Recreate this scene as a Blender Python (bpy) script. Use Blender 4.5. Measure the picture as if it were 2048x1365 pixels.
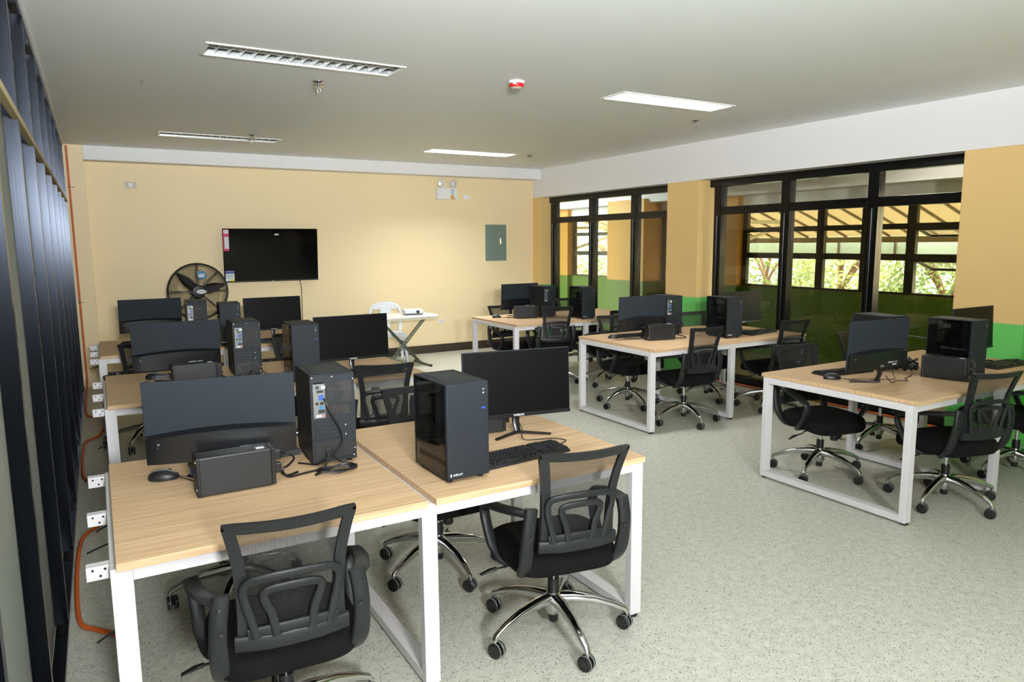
import bpy, bmesh, math, random
from mathutils import Vector, Matrix
R = math.radians
PI = math.pi
random.seed(7)
for o in list(bpy.data.objects):
    bpy.data.objects.remove(o)
SC = bpy.context.scene
COL = SC.collection

# ------------------------------------------------------------------ camera
YAW, PITCH, ROLL, CAMZ = 0.52834, 0.13721, -0.00828, 1.6705
cam_d = bpy.data.cameras.new('camera')
cam_d.sensor_width = 36.0
cam_d.lens = 1418.3 / 2048 * 36
cam_d.clip_start = 0.05
cam_d.clip_end = 300
cam = bpy.data.objects.new('camera', cam_d)
COL.objects.link(cam)
_f = Vector((math.sin(YAW) * math.cos(PITCH), math.cos(YAW) * math.cos(PITCH), -math.sin(PITCH)))
_r = Vector((math.cos(YAW), -math.sin(YAW), 0))
_u = _r.cross(_f)
_r2 = math.cos(ROLL) * _r + math.sin(ROLL) * _u
_u2 = -math.sin(ROLL) * _r + math.cos(ROLL) * _u
cam.matrix_world = Matrix(((_r2.x, _u2.x, -_f.x, 0), (_r2.y, _u2.y, -_f.y, 0), (_r2.z, _u2.z, -_f.z, CAMZ), (0, 0, 0, 1)))
SC.camera = cam

# ------------------------------------------------------------------ view, sky, sun, flash
SC.view_settings.view_transform = 'Standard'
SC.view_settings.look = 'None'
SC.view_settings.gamma = 1.0
SC.view_settings.use_curve_mapping = False
SC.view_settings.exposure = 1.0
try:
    SC.cycles.use_denoising = True
    SC.cycles.max_bounces = 8
    SC.cycles.diffuse_bounces = 5
    SC.cycles.glossy_bounces = 4
    SC.cycles.transparent_max_bounces = 16
    SC.cycles.sample_clamp_indirect = 6.0
    SC.cycles.caustics_reflective = False
    SC.cycles.caustics_refractive = False
except Exception:
    pass
w = bpy.data.worlds.new('sky')
SC.world = w
w.use_nodes = True
nt = w.node_tree
nt.nodes.clear()
sky = nt.nodes.new('ShaderNodeTexSky')
sky.sky_type = 'NISHITA'
sky.sun_disc = False
sky.sun_elevation = R(55)
sky.sun_rotation = R(120)
bg = nt.nodes.new('ShaderNodeBackground')
bg.inputs['Strength'].default_value = 2.2
wo = nt.nodes.new('ShaderNodeOutputWorld')
nt.links.new(sky.outputs[0], bg.inputs['Color'])
nt.links.new(bg.outputs[0], wo.inputs['Surface'])

def lamp(name, kind, loc, energy, color=(1, 1, 1), aim=None, **kw):
    d = bpy.data.lights.new(name, kind)
    d.energy = energy
    d.color = color
    for k, v in kw.items():
        setattr(d, k, v)
    o = bpy.data.objects.new(name, d)
    COL.objects.link(o)
    o.location = loc
    if aim is not None:
        o.rotation_euler = (Vector(aim) - Vector(loc)).to_track_quat('-Z', 'Y').to_euler()
    return o
lamp('sun', 'SUN', (12, 2, 12), 15, (1, .93, .8), aim=(9.5, 5, 0), angle=R(1))
# two flash heads: one tilted up so that it bounces off the ceiling, one on a stand behind the photographer
lamp('bounce_flash', 'SPOT', (0.05, -0.8, 2.05), 1150, (.95, .985, 1), aim=(1.4, 2.0, 3.8), spot_size=R(112), spot_blend=1.0, shadow_soft_size=.08)
lamp('stand_flash', 'AREA', (0.3, -2.3, 2.1), 138, (.96, .99, 1), aim=(1.2, 5.0, 2.0), size=.4)

# ------------------------------------------------------------------ materials
def lin(c):
    return tuple((x / 12.92 if x <= .04045 else ((x + .055) / 1.055) ** 2.4) for x in [v / 255 for v in c])
MATS = {}
def mat(name, rgb, rough=.5, metal=0., spec=.5, var=.06, scale=8., bump=0., bscale=200., emit=None, estr=0., coat=0.):
    m = bpy.data.materials.new(name)
    m.use_nodes = True
    n = m.node_tree
    b = n.nodes['Principled BSDF']
    c = lin(rgb)
    tc = n.nodes.new('ShaderNodeTexCoord')
    nz = n.nodes.new('ShaderNodeTexNoise')
    nz.inputs['Scale'].default_value = scale
    nz.inputs['Detail'].default_value = 4
    n.links.new(tc.outputs['Object'], nz.inputs['Vector'])
    mx = n.nodes.new('ShaderNodeMix')
    mx.data_type = 'RGBA'
    mx.inputs[6].default_value = (*[max(0, x * (1 - var)) for x in c], 1)
    mx.inputs[7].default_value = (*[min(1, x * (1 + var)) for x in c], 1)
    n.links.new(nz.outputs['Fac'], mx.inputs[0])
    n.links.new(mx.outputs[2], b.inputs['Base Color'])
    b.inputs['Roughness'].default_value = rough
    b.inputs['Metallic'].default_value = metal
    b.inputs['Specular IOR Level'].default_value = spec
    if coat:
        b.inputs['Coat Weight'].default_value = coat
        b.inputs['Coat Roughness'].default_value = .05
    if bump:
        n2 = n.nodes.new('ShaderNodeTexNoise')
        n2.inputs['Scale'].default_value = bscale
        n2.inputs['Detail'].default_value = 2
        n.links.new(tc.outputs['Object'], n2.inputs['Vector'])
        bp = n.nodes.new('ShaderNodeBump')
        bp.inputs['Strength'].default_value = bump
        bp.inputs['Distance'].default_value = .002
        n.links.new(n2.outputs['Fac'], bp.inputs['Height'])
        n.links.new(bp.outputs['Normal'], b.inputs['Normal'])
    if emit:
        b.inputs['Emission Color'].default_value = (*lin(emit), 1)
        b.inputs['Emission Strength'].default_value = estr
    MATS[name] = m
    return m
def nodes_of(m):
    return m.node_tree, m.node_tree.nodes['Principled BSDF']

mat('wall_cream', (234, 214, 172), .55, var=.025, scale=1.2, bump=.12, bscale=60)
mat('wall_white', (226, 225, 226), .6, var=.02, scale=1.5, bump=.1, bscale=60)
mat('ceiling_paint', (224, 227, 226), .5, var=.02, scale=.8, bump=.08, bscale=40)
mat('skirting', (58, 46, 36), .45, var=.1)
mat('white_steel', (214, 211, 213), .35, var=.015, bump=.05, bscale=500)
mat('steel_stud', (38, 41, 47), .2, metal=1., var=.12, scale=5)
mat('gypsum', (128, 130, 122), .8, var=.06, scale=3)
mat('pale_batten', (176, 160, 120), .7)
mat('window_black', (9, 9, 9), .25, var=.2, spec=.35)
mat('outer_frame', (44, 40, 30), .4, var=.2)
mat('black_plastic', (26, 27, 29), .45, var=.12, scale=20, bump=.1, bscale=400)
mat('chair_plastic', (27, 29, 30), .45, spec=.35, var=.12, scale=25, bump=.15, bscale=300)
mat('black_fabric', (9, 9, 10), .9, spec=.2, var=.25, scale=90, bump=.5, bscale=700)
mat('case_black', (27, 32, 38), .6, spec=.3, var=.06, scale=30, bump=.12, bscale=900)
mat('case_dark', (14, 15, 16), .5, var=.1)
mat('monitor_back', (36, 42, 48), .7, spec=.2, var=.05, scale=30, bump=.15, bscale=900)
mat('monitor_gloss', (16, 17, 20), .3, var=.1)
mat('screen_black', (3, 3, 3), .4, var=.2, spec=.15)
mat('tv_glass', (3, 3, 3), .1, var=.2, spec=.3)
mat('chrome', (205, 205, 205), .12, metal=1., var=.04)
mat('lift_steel', (190, 190, 190), .2, metal=1., var=.04)
mat('caster_black', (16, 16, 17), .4, var=.1)
mat('caster_grey', (120, 122, 122), .4, var=.06)
mat('print_white', (228, 230, 232), .5, var=.02)
mat('print_grey', (120, 124, 126), .5, var=.05)
mat('port_silver', (116, 118, 116), .4, metal=.3, var=.2, scale=120)
mat('port_blue', (40, 70, 150), .4)
mat('port_pink', (206, 120, 118), .4)
mat('copper', (226, 150, 110), .25, metal=1.)
mat('fan_clear', (206, 212, 214), .25, var=.15, scale=30)
mat('orange_conduit', (196, 92, 34), .45, var=.08, scale=30)
mat('cable_black', (12, 12, 13), .45)
mat('panel_grey', (108, 126, 118), .5, var=.04)
mat('plastic_white', (222, 226, 232), .4, var=.02)
mat('plate_grey', (168, 160, 146), .4)
mat('plate_white', (226, 218, 196), .4)
mat('table_white', (226, 222, 216), .45, var=.02)
mat('tube_grey', (104, 114, 100), .35, metal=.6)
mat('alarm_red', (200, 30, 34), .4)
mat('fan_black', (8, 8, 7), .5)
mat('sticker_blue', (30, 112, 152), .5)
mat('sticker_navy', (58, 72, 150), .5)
mat('sticker_magenta', (190, 30, 90), .5)
mat('sticker_yellow', (236, 216, 40), .5)
mat('sticker_orange', (226, 150, 40), .5)
mat('sticker_pale', (206, 220, 226), .5)
mat('lamp_lens', (226, 226, 222), .12, metal=.4)
mat('louver_white', (232, 233, 230), .3, var=.01)
mat('reflector', (206, 210, 210), .3, metal=.8, var=.05)
mat('tube_lit', (255, 255, 255), .5, emit=(255, 250, 240), estr=9)
mat('tube_off', (214, 216, 214), .3)
mat('awning_metal', (214, 196, 160), .5, var=.05)
mat('awning_rib', (120, 104, 76), .5)
mat('awning_green', (186, 206, 176), .5)
mat('leaf', (120, 140, 60), .6, var=.35, scale=2)
mat('leaf_pale', (160, 168, 110), .6, var=.3, scale=2)
mat('bark', (150, 112, 92), .8)
mat('earth', (150, 140, 104), .9, var=.2, scale=1)
mat('corridor_floor', (150, 146, 128), .4)
mat('hedge_core', (70, 84, 36), .9)
mat('far_white', (226, 226, 222), .6)

def paint_two(name, low, high, z):
    """painted wall: a coloured dado below height z and another colour above it"""
    m = mat(name, high, .55, var=.02, scale=1.5, bump=.1, bscale=60)
    n, b = nodes_of(m)
    g = n.nodes.new('ShaderNodeNewGeometry')
    s = n.nodes.new('ShaderNodeSeparateXYZ')
    n.links.new(g.outputs['Position'], s.inputs[0])
    c = n.nodes.new('ShaderNodeMath')
    c.operation = 'LESS_THAN'
    c.inputs[1].default_value = z
    n.links.new(s.outputs['Z'], c.inputs[0])
    mx = n.nodes.new('ShaderNodeMix')
    mx.data_type = 'RGBA'
    src = b.inputs['Base Color'].links[0].from_socket
    n.links.new(c.outputs[0], mx.inputs[0])
    n.links.new(src, mx.inputs[6])
    mx.inputs[7].default_value = (*lin(low), 1)
    n.links.new(mx.outputs[2], b.inputs['Base Color'])
    return m
paint_two('paint_column', (104, 196, 98), (224, 190, 128), 1.0)
paint_two('paint_corridor', (88, 116, 28), (208, 152, 64), 1.0)

def wood():
    m = bpy.data.materials.new('oak_laminate')
    m.use_nodes = True
    n, b = nodes_of(m)
    tc = n.nodes.new('ShaderNodeTexCoord')
    mp = n.nodes.new('ShaderNodeMapping')
    mp.inputs['Scale'].default_value = (1.1, 30, 30)
    n.links.new(tc.outputs['Object'], mp.inputs['Vector'])
    nz = n.nodes.new('ShaderNodeTexNoise')
    nz.inputs['Scale'].default_value = 1.6
    nz.inputs['Detail'].default_value = 6
    nz.inputs['Roughness'].default_value = .62
    nz.inputs['Distortion'].default_value = .25
    n.links.new(mp.outputs[0], nz.inputs['Vector'])
    cr = n.nodes.new('ShaderNodeValToRGB')
    e = cr.color_ramp.elements
    e[0].position = .33
    e[0].color = (*lin((186, 152, 116)), 1)
    e[1].position = .68
    e[1].color = (*lin((218, 186, 148)), 1)
    n.links.new(nz.outputs['Fac'], cr.inputs[0])
    n.links.new(cr.outputs[0], b.inputs['Base Color'])
    b.inputs['Roughness'].default_value = .5
    b.inputs['Specular IOR Level'].default_value = .35
    MATS['wood'] = m
wood()
def floor_mat():
    m = bpy.data.materials.new('speckled_vinyl')
    m.use_nodes = True
    n, b = nodes_of(m)
    tc = n.nodes.new('ShaderNodeTexCoord')
    base = n.nodes.new('ShaderNodeTexNoise')
    base.inputs['Scale'].default_value = 25
    base.inputs['Detail'].default_value = 3
    n.links.new(tc.outputs['Object'], base.inputs['Vector'])
    cr = n.nodes.new('ShaderNodeValToRGB')
    cr.color_ramp.elements[0].position = .3
    cr.color_ramp.elements[0].color = (*lin((182, 182, 169)), 1)
    cr.color_ramp.elements[1].position = .7
    cr.color_ramp.elements[1].color = (*lin((200, 200, 187)), 1)
    n.links.new(base.outputs['Fac'], cr.inputs[0])
    out = cr.outputs[0]
    for sc, th, col, st in ((95, .078, (92, 90, 80), (1, 1.8, 1)), (160, .075, (120, 119, 106), (1.7, 1, 1)), (60, .045, (70, 66, 58), (1.6, 1, 1))):
        mp = n.nodes.new('ShaderNodeMapping')
        mp.inputs['Scale'].default_value = st
        mp.inputs['Rotation'].default_value = (0, 0, sc * .1)
        n.links.new(tc.outputs['Object'], mp.inputs['Vector'])
        v = n.nodes.new('ShaderNodeTexVoronoi')
        v.inputs['Scale'].default_value = sc
        n.links.new(mp.outputs[0], v.inputs['Vector'])
        # only some cells carry a speck, with varying size
        sp = n.nodes.new('ShaderNodeSeparateColor')
        n.links.new(v.outputs['Color'], sp.inputs[0])
        mul = n.nodes.new('ShaderNodeMath')
        mul.operation = 'MULTIPLY_ADD'
        mul.inputs[1].default_value = th * 9
        mul.inputs[2].default_value = -th * 3.8
        n.links.new(sp.outputs[0], mul.inputs[0])
        lt = n.nodes.new('ShaderNodeMath')
        lt.operation = 'LESS_THAN'
        n.links.new(v.outputs['Distance'], lt.inputs[0])
        n.links.new(mul.outputs[0], lt.inputs[1])
        mx = n.nodes.new('ShaderNodeMix')
        mx.data_type = 'RGBA'
        n.links.new(lt.outputs[0], mx.inputs[0])
        n.links.new(out, mx.inputs[6])
        mx.inputs[7].default_value = (*lin(col), 1)
        out = mx.outputs[2]
    n.links.new(out, b.inputs['Base Color'])
    b.inputs['Roughness'].default_value = .42
    b.inputs['Specular IOR Level'].default_value = .4
    MATS['floor'] = m
floor_mat()
def mesh_mat(name, rgb, period, fill, rough=.6):
    """woven net / perforated sheet: real see-through holes"""
    m = bpy.data.materials.new(name)
    m.use_nodes = True
    n, b = nodes_of(m)
    b.inputs['Base Color'].default_value = (*lin(rgb), 1)
    b.inputs['Roughness'].default_value = rough
    tc = n.nodes.new('ShaderNodeTexCoord')
    s = n.nodes.new('ShaderNodeSeparateXYZ')
    n.links.new(tc.outputs['Object'], s.inputs[0])
    k = 2 * PI / period
    outs = []
    for sx in (1, -1):
        a = n.nodes.new('ShaderNodeMath')
        a.operation = 'MULTIPLY_ADD'
        a.inputs[1].default_value = sx
        n.links.new(s.outputs['X'], a.inputs[0])
        n.links.new(s.outputs['Z'], a.inputs[2])
        q = n.nodes.new('ShaderNodeMath')
        q.operation = 'MULTIPLY'
        q.inputs[1].default_value = k
        n.links.new(a.outputs[0], q.inputs[0])
        si = n.nodes.new('ShaderNodeMath')
        si.operation = 'SINE'
        n.links.new(q.outputs[0], si.inputs[0])
        outs.append(si)
    mu = n.nodes.new('ShaderNodeMath')
    mu.operation = 'MULTIPLY'
    n.links.new(outs[0].outputs[0], mu.inputs[0])
    n.links.new(outs[1].outputs[0], mu.inputs[1])
    lt = n.nodes.new('ShaderNodeMath')
    lt.operation = 'LESS_THAN'
    lt.inputs[1].default_value = fill
    n.links.new(mu.outputs[0], lt.inputs[0])
    n.links.new(lt.outputs[0], b.inputs['Alpha'])
    MATS[name] = m
mesh_mat('chair_net', (20, 20, 20), .006, .1)
mesh_mat('case_grille', (24, 27, 30), .011, .32)
def glass(name, tint, gloss=.07, rough=.02):
    m = bpy.data.materials.new(name)
    m.use_nodes = True
    n = m.node_tree
    n.nodes.remove(n.nodes['Principled BSDF'])
    out = n.nodes['Material Output']
    t = n.nodes.new('ShaderNodeBsdfTransparent')
    t.inputs[0].default_value = (*tint, 1)
    g = n.nodes.new('ShaderNodeBsdfGlossy')
    g.inputs['Roughness'].default_value = rough
    lw = n.nodes.new('ShaderNodeLayerWeight')
    lw.inputs['Blend'].default_value = .5
    pw = n.nodes.new('ShaderNodeMath')
    pw.operation = 'POWER'
    pw.inputs[1].default_value = 5
    n.links.new(lw.outputs['Facing'], pw.inputs[0])
    fr = n.nodes.new('ShaderNodeMath')
    fr.operation = 'MULTIPLY_ADD'
    fr.inputs[1].default_value = .9
    fr.inputs[2].default_value = gloss * .5
    n.links.new(pw.outputs[0], fr.inputs[0])
    mx = n.nodes.new('ShaderNodeMixShader')
    n.links.new(fr.outputs[0], mx.inputs[0])
    n.links.new(t.outputs[0], mx.inputs[1])
    n.links.new(g.outputs[0], mx.inputs[2])
    n.links.new(mx.outputs[0], out.inputs['Surface'])
    MATS[name] = m
glass('clear_glass', (.86, .86, .82))
glass('tinted_glass', (.66, .63, .52))
glass('outer_glass', (.9, .9, .86))
glass('case_glass', (.74, .74, .72))
def translucent(name, rgb):
    m = bpy.data.materials.new(name)
    m.use_nodes = True
    n, b = nodes_of(m)
    b.inputs['Base Color'].default_value = (*lin(rgb), 1)
    t = n.nodes.new('ShaderNodeBsdfTranslucent')
    t.inputs[0].default_value = (*lin(rgb), 1)
    mx = n.nodes.new('ShaderNodeMixShader')
    mx.inputs[0].default_value = .35
    n.links.new(b.outputs[0], mx.inputs[1])
    n.links.new(t.outputs[0], mx.inputs[2])
    n.links.new(mx.outputs[0], n.nodes['Material Output'].inputs['Surface'])
    MATS[name] = m
translucent('awning_sheet', (226, 214, 190))
translucent('awning_panel', (216, 220, 196))
translucent('leaf', (128, 146, 66))
translucent('leaf_pale', (176, 182, 116))

# ------------------------------------------------------------------ mesh builder
class MB:
    def __init__(s):
        s.v, s.f, s.bev = [], [], False
    def add(s, vs, fs):
        o = len(s.v)
        s.v += [tuple(v) for v in vs]
        s.f += [tuple(i + o for i in f) for f in fs]
        return s
    def box(s, x0, x1, y0, y1, z0, z1, bev=0., M=None):
        if bev > 0:
            s.bev = True
            bm = bmesh.new()
            bmesh.ops.create_cube(bm, size=1)
            for v in bm.verts:
                v.co = Vector(((x0 + x1) / 2 + v.co.x * (x1 - x0), (y0 + y1) / 2 + v.co.y * (y1 - y0), (z0 + z1) / 2 + v.co.z * (z1 - z0)))
            bmesh.ops.bevel(bm, geom=list(bm.edges), offset=bev, segments=2, affect='EDGES', profile=.5)
            bm.verts.index_update()
            vs = [v.co.copy() for v in bm.verts]
            fs = [[v.index for v in f.verts] for f in bm.faces]
            bm.free()
        else:
            vs = [Vector(p) for p in ((x0, y0, z0), (x1, y0, z0), (x1, y1, z0), (x0, y1, z0), (x0, y0, z1), (x1, y0, z1), (x1, y1, z1), (x0, y1, z1))]
            fs = [(0, 3, 2, 1), (4, 5, 6, 7), (0, 1, 5, 4), (1, 2, 6, 5), (2, 3, 7, 6), (3, 0, 4, 7)]
        if M:
            vs = [M @ v for v in vs]
        return s.add(vs, fs)
    def lathe(s, prof, c=(0, 0, 0), axis='Z', n=20, M=None):
        """prof: (radius, height) pairs"""
        vs, fs = [], []
        for r, h in prof:
            for i in range(n):
                a = 2 * PI * i / n
                p = (r * math.cos(a), r * math.sin(a), h)
                if axis == 'X':
                    p = (p[2], p[0], p[1])
                elif axis == 'Y':
                    p = (p[1], p[2], p[0])
                vs.append(Vector(p) + Vector(c))
        for j in range(len(prof) - 1):
            for i in range(n):
                k = (i + 1) % n
                fs.append((j * n + i, j * n + k, (j + 1) * n + k, (j + 1) * n + i))
        fs.append(tuple(reversed(range(n))))
        fs.append(tuple(range((len(prof) - 1) * n, len(prof) * n)))
        if M:
            vs = [M @ v for v in vs]
        return s.add(vs, fs)
    def cyl(s, r, h0, h1, c=(0, 0, 0), axis='Z', n=16, M=None):
        return s.lathe([(r, h0), (r, h1)], c, axis, n, M)
    def tube(s, pts, r, n=8, closed=False):
        pts = [Vector(p) for p in pts]
        m = len(pts)
        vs, fs = [], []
        prev = None
        for i, p in enumerate(pts):
            a = pts[(i - 1) % m] if (closed or i > 0) else p
            b = pts[(i + 1) % m] if (closed or i < m - 1) else p
            t = (b - a).normalized()
            if prev is None:
                u = t.orthogonal().normalized()
            else:
                u = (prev - t * prev.dot(t))
                u = u.normalized() if u.length > 1e-6 else t.orthogonal().normalized()
            prev = u
            w_ = t.cross(u)
            rr = r[i] if isinstance(r, (list, tuple)) else r
            for k in range(n):
                g = 2 * PI * k / n
                vs.append(p + (u * math.cos(g) + w_ * math.sin(g)) * rr)
        for i in range(m if closed else m - 1):
            j = (i + 1) % m
            for k in range(n):
                l = (k + 1) % n
                fs.append((i * n + k, i * n + l, j * n + l, j * n + k))
        if not closed:
            fs.append(tuple(reversed(range(n))))
            fs.append(tuple(range((m - 1) * n, m * n)))
        return s.add(vs, fs)
    def strap(s, pts, wd, th, up, closed=False, cham=.3):
        """sweep a chamfered rectangle (wd across, th along 'up') along pts; wd/th/up may be per-point lists"""
        pts = [Vector(p) for p in pts]
        m = len(pts)
        vs, fs = [], []
        for i, p in enumerate(pts):
            a = pts[(i - 1) % m] if (closed or i > 0) else p
            b = pts[(i + 1) % m] if (closed or i < m - 1) else p
            t = (b - a).normalized()
            U = Vector(up[i]) if isinstance(up, list) else Vector(up)
            U = (U - t * U.dot(t)).normalized()
            S = t.cross(U)
            W = (wd[i] if isinstance(wd, list) else wd) / 2
            T = (th[i] if isinstance(th, list) else th) / 2
            c = cham * min(W, T)
            for x, y in ((-W + c, -T), (W - c, -T), (W, -T + c), (W, T - c), (W - c, T), (-W + c, T), (-W, T - c), (-W, -T + c)):
                vs.append(p + S * x + U * y)
        for i in range(m if closed else m - 1):
            j = (i + 1) % m
            for k in range(8):
                l = (k + 1) % 8
                fs.append((i * 8 + k, i * 8 + l, j * 8 + l, j * 8 + k))
        if not closed:
            fs.append(tuple(reversed(range(8))))
            fs.append(tuple(range((m - 1) * 8, m * 8)))
        return s.add(vs, fs)
    def grid(s, fn, nu, nv, th=None):
        vs = [fn(i / nu, j / nv) for j in range(nv + 1) for i in range(nu + 1)]
        fs = [(j * (nu + 1) + i, j * (nu + 1) + i + 1, (j + 1) * (nu + 1) + i + 1, (j + 1) * (nu + 1) + i) for j in range(nv) for i in range(nu)]
        return s.add(vs, fs)
    def mesh(s, name, smooth=True, ang=None):
        if ang is None:
            ang = 19 if s.bev else 50
        me = bpy.data.meshes.new(name)
        me.from_pydata([tuple(v) for v in s.v], [], s.f)
        bm = bmesh.new()
        bm.from_mesh(me)
        bmesh.ops.recalc_face_normals(bm, faces=list(bm.faces))
        bm.to_mesh(me)
        bm.free()
        if smooth:
            me.shade_smooth()
            me.set_sharp_from_angle(angle=R(ang))
        return me
    def build(s, name, m, parent=None, loc=None, label=None, smooth=True, ang=None):
        return put(name, s.mesh(name, smooth, ang), m, parent, loc, label)
def put(name, me, m=None, parent=None, loc=None, label=None, rot=None):
    if m and not me.materials:
        me.materials.append(MATS[m])
    o = bpy.data.objects.new(name, me)
    COL.objects.link(o)
    if parent:
        o.parent = parent
    if loc:
        o.location = loc
    if rot:
        o.rotation_euler = rot
    if label:
        o['label'] = label
    return o
def bx(name, m, parent, x0, x1, y0, y1, z0, z1, bev=0., label=None):
    return MB().box(x0, x1, y0, y1, z0, z1, bev).build(name, m, parent, label=label)
def tag(o, label, cat, group=None):
    o['label'] = label
    o['category'] = cat
    if group:
        o['group'] = group
    return o
def struct(o, label=None, cat=None):
    o['kind'] = 'structure'
    if label:
        o['label'] = label
    if cat:
        o['category'] = cat
    return o
def empty(name, loc=(0, 0, 0), rz=0.):
    o = bpy.data.objects.new(name, None)
    o.empty_display_size = .05
    COL.objects.link(o)
    o.location = loc
    o.rotation_euler = (0, 0, rz)
    return o
def copy_tree(o, parent=None):
    c = o.copy()
    COL.objects.link(c)
    c.parent = parent
    for ch in o.children:
        copy_tree(ch, c)
    return c
def bez(pts, n=10):
    """smooth Catmull-Rom line through the points"""
    P = [Vector(p) for p in pts]
    P = [P[0] * 2 - P[1]] + P + [P[-1] * 2 - P[-2]]
    out = []
    for i in range(1, len(P) - 2):
        for k in range(n):
            t = k / n
            a, b, c, d = P[i - 1], P[i], P[i + 1], P[i + 2]
            out.append(.5 * ((2 * b) + (c - a) * t + (2 * a - 5 * b + 4 * c - d) * t * t + (3 * b - a - 3 * c + d) * t ** 3))
    out.append(P[-2])
    return out
def text(body, size, m, parent, loc, rot, name='lettering', depth=.0004, align='CENTER'):
    cu = bpy.data.curves.new('t', 'FONT')
    cu.body = body
    cu.size = size
    cu.extrude = depth
    cu.align_x = align
    cu.align_y = 'CENTER'
    t = bpy.data.objects.new('t', cu)
    COL.objects.link(t)
    dg = bpy.context.evaluated_depsgraph_get()
    dg.update()
    me = bpy.data.meshes.new_from_object(t.evaluated_get(dg))
    bpy.data.objects.remove(t)
    bpy.data.curves.remove(cu)
    me.name = name
    me.materials.clear()
    return put(name, me, m, parent, loc, None, rot)
# ------------------------------------------------------------------ the room
XL, XR, XW, YB, YF, ZC = -.22, 6.25, 6.48, 10.0, -4.5, 2.835
YBM, ZBB, ZBM = 9.76, 2.672, 2.395
struct(MB().box(XL - .12, XW - .02, YF, YB + .1, -.1, 0).build('floor', 'floor', smooth=False))

# x, y, watts (0 = switched off)
FIX = [(1.265, 4.735, 0), (4.275, 4.655, 40), (1.28, 8.44, 0), (4.31, 8.41, 90), (1.265, .95, 0), (4.275, .95, 0), (1.265, -2.2, 0), (4.275, -2.2, 0)]
FX, FY = .605, .14
def ceiling():
    xs = sorted({XL - .12, XW + .2} | {round(f[0] + s * FX, 4) for f in FIX for s in (-1, 1)})
    ys = sorted({YF, YB + .1} | {round(f[1] + s * FY, 4) for f in FIX for s in (-1, 1)})
    b = MB()
    for i in range(len(xs) - 1):
        for j in range(len(ys) - 1):
            cx, cy = (xs[i] + xs[i + 1]) / 2, (ys[j] + ys[j + 1]) / 2
            if any(abs(cx - f[0]) < FX and abs(cy - f[1]) < FY for f in FIX):
                continue
            b.box(xs[i], xs[i + 1], ys[j], ys[j + 1], ZC, ZC + .004)
    b.box(XL - .12, XW + .2, YF, YB + .1, ZC + .16, ZC + .2)
    return struct(b.build('ceiling', 'ceiling_paint', smooth=False))
ceiling()
wb = struct(MB().box(XL - .12, XW + .3, YB, YB + .12, 0, ZC).build('wall_back', 'wall_cream', smooth=False))
bx('beam', 'wall_white', wb, -.024, XR, YBM, YB, ZBB, ZC, .004, 'white painted beam along the top of the wall')
bx('column', 'wall_cream', wb, XL - .1, -.024, YBM, YB, 0, ZC, .004)
struct(MB().box(-.02, XR, YB - .014, YB, 0, .125, .003).build('baseboard_back', 'skirting'))
wr = struct(MB().box(XR, XW + .25, YF, YB, ZBM, ZC).build('wall_right', 'wall_white', smooth=False))
for y0, y1 in ((6.28, 6.82), (2.75, 3.29), (9.778, 10.0)):
    bx('column', 'paint_column', wr, XR, XW + .16, y0, y1, 0, ZBM, .004, 'yellow column with a green painted foot')
bx('infill', 'paint_column', wr, XW + .02, XW + .14, YF, 2.75, 0, ZBM)
struct(MB().box(XL - .12, XW + .3, YF - .12, YF, 0, ZC).build('wall_front', 'gypsum', smooth=False))

# left partition: one-sided stud wall, steel studs still open to the room
wl = struct(MB().box(XL - .065, XL - .052, YF, YBM, 0, ZC).build('wall_left', 'gypsum', smooth=False))
def stud_mesh(z0, z1):
    b = MB()
    d, fl, t = .05, .042, .0016
    b.box(-d, 0, 0, t, z0, z1)                     # web, facing the camera
    b.box(-t, 0, t, fl, z0, z1)                    # flange towards the room
    b.box(-.008, -t, fl - t, fl, z0, z1)           # lip
    b.box(-d, -d + t, t, fl, z0, z1)
    for k in range(3):                             # rolled grooves in the web
        b.box(-d * (.25 + .25 * k) - .002, -d * (.25 + .25 * k) + .002, -.0012, 0, z0, z1)
    return b.mesh('stud', False)
STUD = stud_mesh(.03, ZC - .03)
for y in (-2.8, -1.9, -1.0, -.1, .8, 1.66, 2.56, 3.51, 4.39, 5.25, 6.1, 7.0, 7.87, 8.75, 9.55):
    put('stud', STUD, 'steel_stud', wl, (XL, y, 0))
for z0, z1, nm in ((0, .035, 'floor_track'), (ZC - .04, ZC - .002, 'ceiling_track')):
    b = MB().box(XL - .05, XL + .001, YF, YBM, z0 if z0 == 0 else z1 - .002, z0 + .002 if z0 == 0 else z1)
    b.box(XL, XL + .0016, YF, YBM, z0, z1)
    b.build(nm, 'steel_stud', wl, smooth=False)
b = MB().box(XL - .02, XL + .004, YF, YBM, 2.175, 2.205)
b.build('batten', 'pale_batten', wl, smooth=False, label='pale horizontal batten across the studs')
bx('edge_strip', 'wall_white', wl, XL - .01, XL + .012, YF, YBM, ZC - .012, ZC)

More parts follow.
